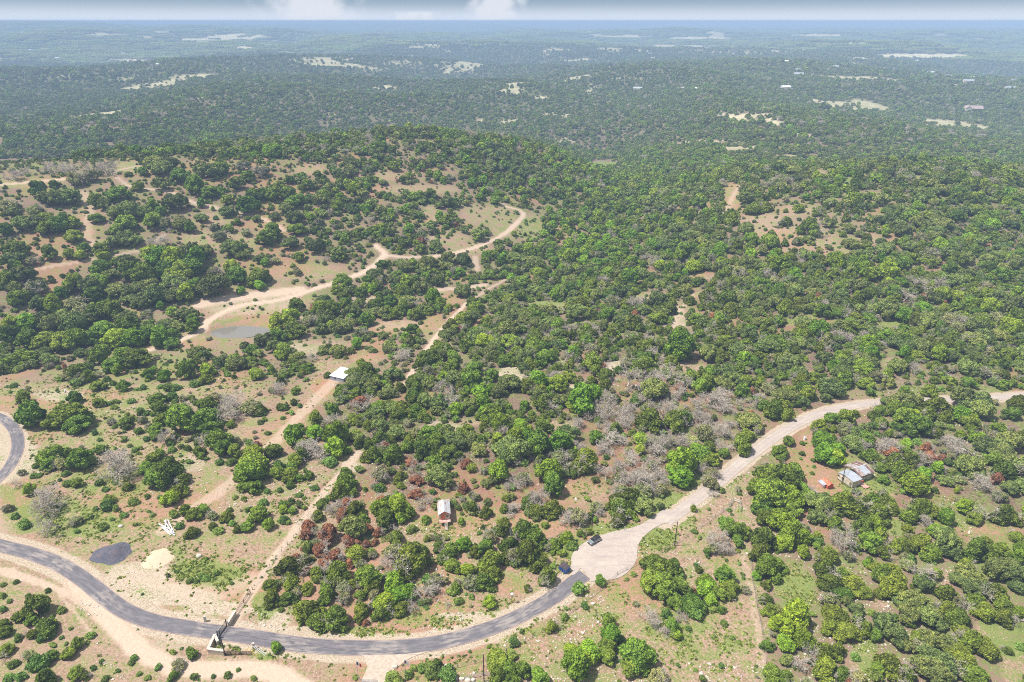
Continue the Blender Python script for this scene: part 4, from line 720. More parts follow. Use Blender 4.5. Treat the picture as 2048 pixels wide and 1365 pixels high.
 (1000, 650, 3.657): "1100 60 60P 1310 170 240G 1250 260 120J 590 570 230G 540 590 130G 680 510 150G 1460 470 130Y 940 400 200D 1190 380 190D 1150 400 120D 760 560 170D 840 620 170D 720 650 160D 600 710 170D 560 720 110D 920 600 170D 970 700 130D 890 690 120D 980 620 110D 1100 590 130D 1210 640 140D 1250 600 110D 1440 590 150D 1560 560 160D 1620 520 170D 1610 590 140D 1790 580 120D 1880 550 130D 1890 520 90D 1100 700 200J 1280 700 200J 1340 670 170J 1440 680 120D 1500 700 110D 1180 800 140D 1250 820 150D 1130 870 150D 1180 930 160D 1300 850 140D 1390 850 160P 1500 800 150P 1640 780 140D 1700 840 130D 1620 880 110D 820 830 170D 760 880 130D 900 850 120D 560 880 100D 610 900 90D 1030 850 120Y 1020 920 80Y 970 980 160D 930 940 110D 1070 1040 160D 1130 1080 140D 780 1100 190D 840 1060 160D 900 1130 160D 980 1100 160D 1050 1160 170D 1130 1180 130D 1200 1150 120D 900 1220 150P 1040 1210 150P 1180 1210 110P 950 1280 180J 860 1290 150J 1320 1030 240G 1320 1110 200G 1380 1000 140G 1440 920 110G 1520 910 120K 1480 960 150K 1480 1050 100D 1540 990 140K 1640 940 90K 1560 1080 110P 1800 800 150J 1780 880 170J 1820 700 210O 1880 770 110D 1760 730 90D 1980 640 100K 1930 590 100K 620 1000 210J 560 1030 150J 280 870 200K 430 870 180G 500 800 160O 700 820 130G 100 910 240O 60 950 180O 370 1080 200G 390 1180 180K 430 970 160P 310 890 110D 100 1000 120D 90 1170 100D 170 1130 110P 200 1290 130J 220 980 60D 540 1090 75K 1540 1160 130P 1555 1240 70D 1620 1210 55B 2010 900 60J 330 1190 90D 280 1280 140D 250 1240 120D 430 440 150G 180 590 90G 300 1000 120J 1750 690 90J",
 (1500, 650, 3.737): "240 620 170J 190 640 150K 270 680 100K 180 680 90B 900 510 80B 1340 500 120J 1430 480 50B 1500 420 110K 1640 430 110K 1570 430 70P 1380 410 80K 230 940 150J 290 870 90K 390 960 50J 390 885 40J 780 660 90J 1140 560 200O 1240 570 110O 1040 570 110O 1080 630 130K 1180 620 150K 980 630 110J 1400 620 220J 1330 660 150J 1460 700 120J 1580 540 180O 1640 600 150O 1720 560 170O 1740 640 190O 1640 730 130K 1580 680 150G 1660 720 110G 1500 650 110J 2000 600 150J 1960 660 130K 980 870 170D 1040 900 120D 1520 860 150D 1540 920 160D 1300 1010 150D 1240 1030 90D 1360 1030 90D 1060 940 110R 1340 990 110R 1440 1000 90R 1320 920 90R 1180 880 90G 1160 930 80Y 1570 830 90G 1400 810 110J 520 760 140J 540 820 120J 620 700 110K 720 700 140K 700 790 120P 620 770 90J 800 820 140O 780 880 170O 850 920 140D 720 860 110O 550 880 170G 560 960 210G 620 990 170G 650 930 130G 900 970 160J 860 860 130K 980 720 130J 930 680 110J 1160 700 150K 1250 760 200K 1220 700 120G 1100 780 120K 1040 810 90J 960 1020 110J 980 1060 120J 1080 1040 170J 1130 1100 190J 1180 1010 130J 1000 1160 80K 1240 1190 240G 1300 1120 150G 1400 1080 110G 1440 1090 90D 1640 1060 190O 1560 1040 100O 1700 1110 150O 150 1130 230K 240 1180 240K 330 1110 160K 380 1220 150K 60 1220 150K 150 1290 250K 300 1300 190G 420 1280 130K 500 1320 180O 560 1300 140O 700 1330 230J 770 1345 190J 640 1315 130J 900 1330 170J 1000 1290 200J 1830 900 240O 1950 880 200O 1900 970 190O 1700 870 120G 1780 820 110P 1820 1000 150J 1900 1100 180J 1750 1190 160D 1850 1150 110R 1560 1160 80P 860 1150 70B 520 1180 60B 640 1110 60B 430 520 130K 400 480 100K 1080 820 70P 1250 980 100J 1200 1010 120K",
}
TR = []      # x, y, width, kind, explicit
NO_TREE = [(683, 752, 17), (684, 766, 14), (668, 764, 10), (1698, 953, 28), (1720, 940, 30), (1655, 972, 16), (1720, 975, 14), (887, 1030, 14), (887, 1050, 9), (470, 665, 26), (500, 662, 22), (445, 672, 20), (1188, 1083, 22), (1129, 1139, 13), (333, 1057, 18), (1945, 217, 14), (1025, 1065, 4)]
import re as _re
for (ox, oy, sc_), txt in EX.items():
    nums = _re.findall(r'(\d+) (\d+) (\d+)([A-Z])', txt)
    A = np.array([(ox + int(a) / sc_, oy + int(b) / sc_, int(c) / sc_) for a, b, c, _ in nums]); ks = [k for *_, k in nums]
    hr = np.array([.5 if k == 'B' else .62 for k in ks])
    _, _, dep = ground_at(A[:, 0], A[:, 1], 0.0)
    W = A[:, 2] * dep / F; off = W * hr * .5
    x, y, dep = ground_at(A[:, 0], A[:, 1], off)
    for i in range(len(ks)):
        if any(abs(A[i, 0] - a) < r_ and abs(A[i, 1] - b) < r_ * .8 for a, b, r_ in NO_TREE): continue
        TR.append((x[i], y[i], W[i] * (1.0 if oy in (300, 230) else 1.22 if ks[i] in 'JR' else 1.16), ks[i], 1))
def road_dist(x, y):
    d = np.full(np.shape(x), 99.0); k = (y < 460)
    for L_ in (asph_w, loop_w, conc_w): d[k] = np.minimum(d[k], poly_dist(x[k], y[k], L_[::2]))
    ins = in_poly(x, y, cul_w); d[ins] = 0; return d
def species(px, py, x, y, r):
    """kind of each wild tree from where it grows"""
    n = len(px); u = r.random(n); out = np.empty(n, 'U1'); w = {k: np.zeros(n) for k in 'JOKGYPRDB'}
    w['J'] += .46; w['O'] += .24; w['K'] += .15; w['G'] += .035; w['P'] += .09; w['D'] += .022; gp = vnoise(x, y, 55, 401); w['G'] += .5 * sst(.68, .85, gp); w['D'] += .35 * sst(.78, .9, vnoise(x, y, 48, 402)); w['O'] += .6 * sst(.6, .8, vnoise(x, y, 70, 403)); w['R'] += .008; w['B'] += .03
    left = sst(1100, 900, px) * sst(700, 640, py) * sst(230, 330, py); w['J'] = w['J'] * (1 - .85 * left); w['O'] += .25 * left; w['K'] += .18 * left; w['G'] += .05 * left; w['B'] += .10 * left
    def spot(cx, cy, rx, ry, k, s):
        q = ((px - cx) / rx) ** 2 + ((py - cy) / ry) ** 2; m = s * (1 - sst(.4, 1.3, q)); w[k] += m
    for a in [(1330, 860, 190, 90, 'D', .8), (1680, 690, 110, 22, 'D', .8), (1130, 750, 120, 30, 'D', .25), (850, 330, 130, 22, 'D', .35), (860, 355, 70, 16, 'R', .35), (100, 350, 130, 25, 'D', .7), (330, 470, 60, 12, 'D', .4), (220, 430, 90, 20, 'P', .4), (1280, 480, 60, 25, 'D', .3), (1640, 380, 200, 30, 'P', .35), (1740, 270, 120, 14, 'D', .4), (1790, 600, 60, 30, 'D', .25), (640, 290, 200, 25, 'D', .3), (1290, 740, 60, 16, 'D', .4), (1250, 560, 60, 25, 'D', .15), (250, 350, 200, 15, 'D', .2),
              (1220, 470, 170, 140, 'G', .35), (1300, 350, 200, 80, 'K', .35), (1000, 600, 160, 60, 'K', .6), (700, 590, 170, 40, 'K', .8), (750, 600, 200, 30, 'G', .25), (100, 680, 200, 40, 'G', .35), (100, 650, 220, 50, 'K', .4), (340, 520, 90, 40, 'G', .4), (560, 430, 150, 50, 'G', .2), (1900, 560, 180, 60, 'K', .25), (1650, 520, 260, 30, 'G', .3), (580, 620, 40, 20, 'Y', .5), (850, 650, 60, 16, 'Y', .25), (260, 330, 60, 10, 'O', .5), (820, 630, 30, 10, 'G', .5),
              (640, 690, 140, 30, 'O', .9), (450, 710, 160, 26, 'O', .7), (760, 760, 60, 40, 'O', .8), (690, 800, 70, 40, 'O', .5), (900, 760, 100, 60, 'K', .4), (1550, 560, 500, 100, 'O', .15), (1300, 650, 300, 60, 'J', .35), (1550, 680, 250, 50, 'J', .3), (1580, 440, 160, 60, 'J', .5), (800, 940, 120, 60, 'J', .6), (1150, 820, 130, 50, 'J', .5), (1800, 870, 250, 70, 'J', .5), (830, 920, 80, 50, 'R', .15), (1850, 880, 60, 30, 'R', .3), (950, 800, 90, 50, 'G', .25)]: spot(*a)
    T = sum(w.values()); c = np.zeros(n); done = np.zeros(n, bool)
    for k in w:
        c += w[k] / T; m = (~done) & (u < c); out[m] = k; done |= m
    out[~done] = 'J'; return out
def scatter():
    r = np.random.default_rng(5); s = 4.7
    gx = np.arange(-1050, 1050, s); gy = np.arange(95, 1220, s); X, Y = np.meshgrid(gx, gy); X = X + r.uniform(-.48, .48, X.shape) * s; Y = Y + r.uniform(-.48, .48, Y.shape) * s
    X = X.ravel(); Y = Y.ravel(); k = (np.abs(X) < .98 * Y + 60) & (np.hypot(X, Y) < 1200); X = X[k]; Y = Y[k]
    px, py, dep = proj(X, Y, H(X, Y)); k = (px > -320) & (px < 2370) & (py < 1700); X, Y, px, py, dep = X[k], Y[k], px[k], py[k], dep[k]
    wx = px + (fbm(X, Y, 22, 31) - .5) * 40 * np.clip(260 / dep, .55, 1); wy = py + (fbm(X, Y, 22, 33) - .5) * 22 * np.clip(260 / dep, .5, 1)
    cv = cover(wx, wy) * (1 - bare_mask(wx, wy)); cv = cv * (1 - field_sun_mask(px, py) * (py < 345)) * np.where((px < 600) & (py > 318) & (py < 690), .25, 1.0)
    lowm = sst(1.02, .98, np.where(py > 1000, 1.0, 0)) # noqa
    cl = .55 * vnoise(X, Y, 13, 51) + .45 * vnoise(X, Y, 29, 52); p = np.clip(cv * 1.08 - (1 - cv) * .35, 0, 1)
    keep = (cl * .55 + r.random(len(X)) * .45) < (.10 + .79 * p) * (cv > .02)
    keep &= r.random(len(X)) < .52 + .16 * (dep < 420)
    keep &= ~((py > 985) & (px < 1545) & (px > -20)) & ~((px < 545) & (py > 770))
    X, Y, px, py, dep = X[keep], Y[keep], px[keep], py[keep], dep[keep]; cvk = cv[keep]
    k = road_dist(X, Y) > 5.2
    for L_, w, st in tracks_w:
        if st > .45: x0, y0 = L_.min(0) - 9; x1, y1 = L_.max(0) + 9; b = (X > x0) & (X < x1) & (Y > y0) & (Y < y1); k[b] &= (poly_dist(X[b], Y[b], L_) > w + 2.4) & (poly_dist(X[b], Y[b] + 4.5, L_) > w + 2.0)
    q = np.hypot((X - POND[0]) / 25, (Y - POND[1] + 4) / 17); k &= q > 1
    for a, b, r_ in NO_TREE: k &= ~((np.abs(px - a) < r_ * 1.3) & (np.abs(py - b) < r_ * 1.1))
    X, Y, px, py, dep, cvk = X[k], Y[k], px[k], py[k], dep[k], cvk[k]
    ks = species(px, py, X, Y, r); base = {'J': 6.9, 'O': 8.2, 'K': 8.0, 'G': 8.2, 'Y': 7.2, 'P': 6.6, 'R': 6.2, 'D': 6.8, 'B': 3.8}
    W = np.array([base[c] for c in ks]) * np.clip(r.lognormal(0, .30, len(X)), .45, 1.8) * (.72 + .32 * cvk)
    E = np.array([(t[0], t[1], t[2]) for t in TR]); ok = np.ones(len(X), bool); near = np.nonzero(dep < 900)[0]
    for c in range(0, len(near), 2000):
        i = near[c:c + 2000]; dd = np.hypot(X[i, None] - E[None, :, 0], Y[i, None] - E[None, :, 1]); ok[i] = (dd > .40 * (E[None, :, 2] + W[i, None])).all(1)
    for i in np.nonzero(ok)[0]: TR.append((X[i], Y[i], W[i], ks[i], 0))
    s2 = 3.6; gx = np.arange(-640, 640, s2); gy = np.arange(100, 760, s2); X, Y = np.meshgrid(gx, gy); X = (X + r.uniform(-.5, .5, X.shape) * s2).ravel(); Y = (Y + r.uniform(-.5, .5, Y.shape) * s2).ravel(); k = np.abs(X) < .85 * Y; X, Y = X[k], Y[k]; px, py, dep = proj(X, Y, H(X, Y))
    cv = cover(px, py) * (1 - bare_mask(px, py)); th = np.zeros(len(X))
    for a, b, ra, rb in ((760, 1140, 240, 80), (620, 1060, 60, 50), (1080, 1090, 90, 50), (1000, 1040, 110, 35), (1180, 1020, 80, 20), (740, 1010, 170, 30), (350, 850, 90, 60), (450, 880, 70, 50), (1400, 1180, 90, 50)): th = np.maximum(th, ((px - a) / ra) ** 2 + ((py - b) / rb) ** 2 < 1)
    cv = np.maximum(cv, th * .9); k = (cv > .42) & (r.random(len(X)) < .50 * cv) & (px > -100) & (px < 2150) & (py < 1420) & (road_dist(X, Y) > 4.8) & (np.hypot((X - POND[0]) / 30, (Y - POND[1]) / 15) > 1)
    for L_, w, st in tracks_w:
        if st > .45: x0, y0 = L_.min(0) - 9; x1, y1 = L_.max(0) + 9; b = (X > x0) & (X < x1) & (Y > y0) & (Y < y1); k[b] &= poly_dist(X[b], Y[b], L_) > w + 1.5
    for a, b, r_ in NO_TREE: k &= ~((np.abs(px - a) < r_ * 1.1) & (np.abs(py - b) < r_ * .9))
    X, Y, px, py = X[k], Y[k], px[k], py[k]; u = r.random(len(X)); kk = species(px, py, X, Y, r)
    for i in range(len(X)): TR.append((X[i], Y[i], r.uniform(2.2, 4.6), 'R' if ((px[i] - 665) / 100) ** 2 + ((py[i] - 1080) / 60) ** 2 < 1 and u[i] > .45 else 'P' if u[i] < .22 else 'B' if u[i] < .42 else kk[i], 0))
    # small seedlings and shrubs scattered on the open ground
    n = 9000; X = r.uniform(-760, 760, n * 6); Y = r.uniform(100, 820, n * 6); k = np.abs(X) < .85 * Y; X, Y = X[k], Y[k]; px, py, dep = proj(X, Y, H(X, Y))
    cv = cover(px, py) * (1 - bare_mask(px, py)); k = (cv < .62) & (r.random(len(X)) < .55) & (px > -100) & (px < 2150) & (py < 1420) & (vnoise(X, Y, 11, 66) > .45) & (road_dist(X, Y) > 4.6); k &= in_poly(X, Y, drive_w) == False
    for L_, w, st in tracks_w:
        if st > .45: x0, y0 = L_.min(0) - 9; x1, y1 = L_.max(0) + 9; b = (X > x0) & (X < x1) & (Y > y0) & (Y < y1); k[b] &= poly_dist(X[b], Y[b], L_) > w + .8
    k &= np.hypot((X - POND[0]) / 30, (Y - POND[1]) / 15) > 1
    for a, b, r_ in NO_TREE: k &= ~((np.abs(px - a) < r_) & (np.abs(py - b) < r_ * .8))
    idx = np.nonzero(k)[0]; idx = idx[r.permutation(len(idx))[:n]]
    for i in idx: TR.append((X[i], Y[i], (r.uniform(.7, 2.1) if r.random() < .85 else r.uniform(2, 3.2)) * (1.0 if Y[i] < 330 else 1.5), 'B' if r.random() < .62 else r.choice(['P', 'J', 'K']), 0))
scatter()
LANDMARKS = {}   # name -> ground point, filled with the things below; used to say where a tree stands
for nm, a in {'blue dumpster': (1129, 1140), 'parked grey car': (1188, 1084), 'orange-gabled cabin': (886, 1040), 'dark gravel heap': (224, 1110), 'pale sand heap': (316, 1118), 'stock pond': (470, 672), 'white-roofed shed': (684, 752), 'small red shed': (1655, 972), 'cream cabin': (1698, 955),
              'stone gateway': (440, 1280), 'white pipe pile': (333, 1057), 'driveway mouth': (760, 1320), 'white-topped post': (1024, 1206), 'pole by the turnaround': (1349, 1092), 'pole at the bottom edge': (968, 1362), 'road bend by the brush': (36, 888), 'leaning tin sheet': (1025, 1068), 'pale road crossing': (1560, 868), 'pole by the pale road': (1765, 785), 'lumber pile': (545, 926), 'corner fence brace': (1472, 1010), 'fence corner': (1505, 1150), 'foot of the wire fence': (1530, 1310)}.items():
    LANDMARKS[nm] = G1(*a)
ONES = 'zero one two three four five six seven eight nine ten eleven twelve thirteen fourteen fifteen sixteen seventeen eighteen nineteen'.split(); TENS = 'x x twenty thirty forty fifty sixty seventy eighty ninety'.split()
def words_of(n):
    n = int(n)
    return _wo(n)
def _wo(n):
    n = int(n)
    if n < 20: return ONES[n]
    if n < 100: return TENS[n // 10] + ('-' + ONES[n % 10] if n % 10 else '')
    return ONES[n // 100] + '-hundred' + ('-' + words_of(n % 100) if n % 100 else '')
USED = set()
def place_label(desc, W, x, y):
    order = sorted(LANDMARKS.items(), key=lambda kv: (kv[1].x - x) ** 2 + (kv[1].y - y) ** 2)[:3]
    size = 'small' if W < 4.2 else 'wide' if W > 9 else 'middling' if W < 6.5 else 'large'
    for fine in (0, 1):
        for nm, p in order:
            dx, dy = x - p.x, y - p.y; d = math.hypot(dx, dy); n = max(1, round(d)) if d < 60 or fine else 5 * round(d / 5)
            a = math.degrees(math.atan2(dx, dy)) % 360; w = ['behind', 'behind-right of', 'right of', 'below-right of', 'below', 'below-left of', 'left of', 'behind-left of'][int((a + 22.5) // 45) % 8]
            l = f"{size} {desc}, {words_of(n)} metres {w} the {nm}"
            if len(_re.findall(r"[A-Za-z0-9][A-Za-z0-9'\u2019-]*", l)) <= 16 and l not in USED: USED.add(l); return l
    return l
def build_trees():
    T = TR; x = np.array([t[0] for t in T]); y = np.array([t[1] for t in T]); W = np.array([t[2] for t in T]); ks = np.array([t[3] for t in T]); z = H(x, y)
    px, py, dep = proj(x, y, z + W * .3); size = W * F / dep; inview = (px > -size * .4) & (px < 2048 + size * .4) & (py > 0) & (py < 1365 + size * .3)
    r = np.random.default_rng(77); rot = r.uniform(0, 6.283, len(T)); var = r.integers(0, 1000, len(T)); zs = r.uniform(.68, 1.12, len(T)); ax = r.uniform(.82, 1.18, len(T)); single = np.zeros(len(T), bool)
    for kd, (nm, desc, cat, grp, nv) in KIND.items():
        idx = np.nonzero((ks == kd) & inview)[0]; idx = idx[np.argsort(-size[idx])][:300]; single[idx] = True
        for n, i in enumerate(idx):
            pr = PROTO[kd][var[i] % nv]; s = W[i] / 8.0; loc = (x[i], y[i], z[i] - .05); sc3 = (s * ax[i], s / ax[i], s * zs[i]); lab = place_label(desc, W[i], x[i], y[i])
            if kd not in 'BD' and size[i] > 30:
                t = empty(nm, loc, rot[i]); t.scale = sc3; tag(t, lab, cat, grp)
                for part in ('trunk', 'crown'):
                    o = bpy.data.objects.new(part, pr[part]); C.objects.link(o); o.parent = t
            else:
                o = bpy.data.objects.new(nm, pr['whole']); C.objects.link(o); o.location = loc; o.rotation_euler = (0, 0, rot[i]); o.scale = sc3; tag(o, lab, cat, grp)
    rest = ~single; STUFF = {'J': ('juniper_woods', 'mass of dark junipers'), 'O': ('live_oak_woods', 'mass of blue green live oaks'), 'K': ('oak_woods', 'mass of mid green oaks'), 'G': ('green_woods', 'mass of bright green trees along the creek'), 'Y': ('mesquite_woods', 'yellow green trees'), 'P': ('grey_green_woods', 'thin grey green trees'), 'R': ('browned_woods', 'rust brown junipers'), 'D': ('dead_woods', 'bare grey dead trees across the hills'), 'B': ('undergrowth', 'low green scrub on the open ground')}
    for kd in KIND:
        i = np.nonzero(rest & (ks == kd))[0]
        if len(i) == 0: continue
        big = dep[i] < 520
        for sel, lod in ((big, 'whole'), (~big, 'low')):
            j = i[sel]
            if len(j) == 0: continue
            yield_points(STUFF[kd][0], STUFF[kd][1], [p[lod] for p in PROTO[kd]], x[j], y[j], z[j] - .05, rot[j], W[j] / 8, zs[j], lod == 'whole')
HOLD = {}
def yield_points(name, label, meshes, x, y, z, rot, s, zs, near=True):
    key = tuple(m.name for m in meshes)
    if key not in HOLD:
        col = bpy.data.collections.new('hold_' + meshes[0].name)
        for k, m in enumerate(meshes): o = bpy.data.objects.new('%02d_' % k + m.name, m); col.objects.link(o)
        HOLD[key] = col
    col = HOLD[key]; n = len(x)
    me = bpy.data.meshes.new(name); me.vertices.add(n); me.vertices.foreach_set('co', np.stack([x, y, z], 1).astype(np.float32).ravel())
    for nm, arr, tp in (('rot', np.stack([0 * rot, 0 * rot, rot], 1), 'FLOAT_VECTOR'), ('scl', np.stack([s * (.82 + .36 * ((rot * 7.3) % 1)), s * (1.18 - .36 * ((rot * 7.3) % 1)), s * zs], 1), 'FLOAT_VECTOR')):
        a = me.attributes.new(nm, tp, 'POINT'); a.data.foreach_set('vector', arr.astype(np.float32).ravel())
    a = me.attributes.new('pick', 'INT', 'POINT'); a.data.foreach_set('value', rng.integers(0, len(meshes), n).astype(np.int32))
    o = bpy.data.objects.new(name, me); C.objects.link(o); tag(o, label, kind='stuff')
    ng = bpy.data.node_groups.new('plant_' + name, 'GeometryNodeTree'); ng.interface.new_socket('Geometry', in_out='INPUT', socket_type='NodeSocketGeometry'); ng.interface.new_socket('Geometry', in_out='OUTPUT', socket_type='NodeSocketGeometry')
    N, L = ng.nodes, ng.links; gi = N.new('NodeGroupInput'); go = N.new('NodeGroupOutput'); ci = N.new('GeometryNodeCollectionInfo'); ci.inputs['Collection'].default_value = col; ci.inputs['Separate Children'].default_value = True; ci.inputs['Reset Children'].default_value = True
    ip = N.new('GeometryNodeInstanceOnPoints'); L.new(gi.outputs[0], ip.inputs['Points']); L.new(ci.outputs[0], ip.inputs['Instance']); ip.inputs['Pick Instance'].default_value = True
    def att(nm, dt):
        a = N.new('GeometryNodeInputNamedAttribute'); a.data_type = dt; a.inputs['Name'].default_value = nm; return a.outputs['Attribute']
    L.new(att('pick', 'INT'), ip.inputs['Instance Index']); e2r = N.new('FunctionNodeEulerToRotation'); L.new(att('rot', 'FLOAT_VECTOR'), e2r.inputs[0]); L.new(e2r.outputs[0], ip.inputs['Rotation']); L.new(att('scl', 'FLOAT_VECTOR'), ip.inputs['Scale']); L.new(ip.outputs[0], go.inputs[0])
    o.modifiers.new('plants', 'NODES').node_group = ng; return o
build_trees()
def far_forest():
    r = np.random.default_rng(9)
    def cand(s, d0, d1):
        gy = np.arange(d0 * .7, d1, s); gx = np.arange(-d1 * .95, d1 * .95, s); X, Y = np.meshgrid(gx, gy); X = (X + r.uniform(-.48, .48, X.shape) * s).ravel(); Y = (Y + r.uniform(-.48, .48, Y.shape) * s).ravel(); d = np.hypot(X, Y)
        k = (np.abs(X) < .86 * Y) & (d > d0) & (d < d1); X, Y = X[k], Y[k]; z = H(X, Y); px, py, dep = proj(X, Y, z); dn = .55 * fbm(X, Y, 160, 77) + .45 * vnoise(X, Y, 40, 78)
        gap = sst(.36, .40, dn) * .5 + .5; k = (r.random(len(X)) < gap * (1 - np.clip(field_sun_mask(px, py) * broken(X, Y) * 1.35, 0, .97))) & (r.random(len(X)) > .9 * sst(.68, .76, fbm(X, Y, 190, 301, 3)))
        return X[k], Y[k], z[k]
    A1 = cand(8.6, 1185, 2300); A2 = cand(13.5, 2300, 4700); X, Y, z = (np.concatenate([a, b]) for a, b in zip(A1, A2)); n = len(X); far_s = np.where(np.arange(n) < len(A1[0]), 1.0, 1.42); kk = r.random(n); reg = fbm(X, Y, 420, 13, 3)
    kinds = np.where(kk < .30 + 1.6 * (reg - .5), 'J', np.where(kk < .62, 'O', np.where(kk < .80, 'K', np.where(kk < .87, 'P', np.where(kk < .93, 'G', 'D')))))
    for kd in 'JOKPGD':
        k = kinds == kd; m = int(k.sum()); lab = {'J': 'distant junipers', 'O': 'distant live oaks', 'K': 'distant oaks', 'P': 'distant thin trees', 'G': 'distant green trees', 'D': 'distant dead trees'}[kd]
        yield_points('distant_forest', lab + ' covering the far valley', [p['low'] for p in PROTO[kd]], X[k], Y[k], z[k], r.uniform(0, 6.28, m), r.lognormal(.08, .25, m) * far_s[k], r.uniform(.75, 1.05, m))
    # beyond that, whole groves of lumpy crowns, 80 m across
    def grove(seed, kd):
        q = np.random.default_rng(seed); parts = []
        for _ in range(95):
            c = np.array([q.uniform(-45, 45), q.uniform(-45, 45), 0]); s = q.uniform(4.5, 8.5); v = CS_V[:, :] * np.array([s, s, s * q.uniform(.7, 1.5)]) * q.uniform(.75, 1.2, (len(CS_V), 1)) + c + np.array([0, 0, s * .25]); parts.append((v, CS_F, 0))
        V, Fq, _ = merge(parts); return mesh_np('grove_' + kd, V, Fq, LEAF[kd])
    X, Y, z = cand(62, 4600, 16000)
    gm = [grove(1, 'J'), grove(2, 'O'), grove(3, 'K'), grove(4, 'O'), grove(5, 'J')]; n = len(X)
    yield_points('far_forest', 'hazy forest covering the hills to the horizon', gm, X, Y, z, r.uniform(0, 6.28, n), r.uniform(.8, 1.15, n), r.uniform(.7, 1.1, n))
far_forest()
def tufts():
    """grass tufts and loose stones on the near open ground"""
    r = np.random.default_rng(12); me = []
    for v in range(3):
        n = 26; P = np.stack([r.normal(size=n) * .22, r.normal(size=n) * .22, r.uniform(.05, .22, n)], 1); Nn = r.normal(size=(n, 3)) + np.array([0, 0, .5]); Nn /= np.linalg.norm(Nn, axis=1)[:, None]
        V, Fq = quads_leaf(P, Nn, .26, 1.6, r); me.append(mesh_np('tuft', V, Fq, TUFT))
    st = []
    for v in range(3):
        V = CS_V * r.uniform(.6, 1.1, (len(CS_V), 1)) * np.array([.5, .4, .25]); st.append(mesh_np('stone', V, CS_F, M['rock']))
    n = 190000; Y = 105 * (420 / 105) ** (r.random(n) ** .8); X = r.uniform(-.86, .86, n) * Y; px, py, dep = proj(X, Y, H(X, Y)); cv = cover(px, py) * (1 - bare_mask(px, py))
    g = np.zeros(n)
    for bx, by, rx, ry, c, s in BLOBS:
        q = ((px - bx) / (rx * 1.2)) ** 2 + ((py - by) / (ry * 1.2)) ** 2
        if c == 'g': g = np.maximum(g, s * (1 - sst(.3, 1.4, q)))
    dens = vnoise(X, Y, 5, 3) * .6 + vnoise(X, Y, 2.2, 4) * .4; k = (r.random(n) < (.05 + .75 * g) * sst(.75, .25, dens)) & (road_dist(X, Y) > 3.3) & (~in_poly(X, Y, drive_w)) & (np.hypot((X - POND[0]) / 28, (Y - POND[1]) / 13) > 1)
    for L_, w, s_ in tracks_w[:1] + tracks_w[7:11]: k &= poly_dist(X, Y, L_) > w * 1.1
    X, Y = X[k], Y[k]; n = len(X); z = H(X, Y)
    yield_points('grass', 'green grass tufts dotted over the dry soil', me, X, Y, z, r.uniform(0, 6.28, n), r.uniform(.35, .95, n), r.uniform(.7, 1.2, n))
    n = 36000; Y = 105 * (330 / 105) ** (r.random(n) ** .8); X = r.uniform(-.86, .86, n) * Y; k = (vnoise(X, Y, 17, 9) * .7 + vnoise(X, Y, 5, 19) * .3 > .56) & (road_dist(X, Y) > 3.0) & (~in_poly(X, Y, drive_w)); X, Y = X[k], Y[k]; n = len(X)
    yield_points('gravel', 'loose pale limestone rocks on the soil', st, X, Y, H(X, Y) + .03, r.uniform(0, 6.28, n), r.lognormal(-.95, .45, n), r.uniform(.7, 1.2, n))
TUFT = leaf_mat('grass_blade', (.07, .10, .018), (.11, .15, .03), (.17, .20, .06), .1, .6)
tufts()

# ------------------------------------------------------------------ things people built
def span(a, b, off=0.0):
    """ground points under two photo pixels seen at height off, and the heading from one to the other"""
    p, q = G1(*a, off), G1(*b, off); return p, q, math.atan2(q.y - p.y, q.x - p.x)
def corrugate(b, p0, p1, w, t=.04):
    pass
def gable_roof(b, L, Wd, eave, ridge, over=.3, t=.09):
    """ridge along x"""
    for s in (-1, 1):
        y1 = s * (Wd / 2 + over); z1 = eave - over * (ridge - eave) / (Wd / 2); x = L / 2 + over
        b.slab([(-x, y1, z1), (x, y1, z1), (x, 0, ridge), (-x, 0, ridge)][::-1 * s] if s < 0 else [(-x, 0, ridge), (x, 0, ridge), (x, y1, z1), (-x, y1, z1)][::-1], t)
    return b
def walls(L, Wd, h, ridge=None):
    b = MB()
    if ridge is None: b.box((0, 0, h / 2 - .3), (L, Wd, h + .6)); return b
    ring = [(-Wd / 2, -.6), (Wd / 2, -.6), (Wd / 2, h), (0, ridge), (-Wd / 2, h)]
    return b.hull([(-L / 2, y, z) for y, z in ring][::-1], [(L / 2, y, z) for y, z in ring][::-1])
def box_part(name, mat, parent, *boxes, label=None, bevel=0.0):
    b = MB()
    for bx in boxes: b.box(*bx)
    o = b.build(name, mat, parent, bevel)
    if label: o['label'] = label
    return o

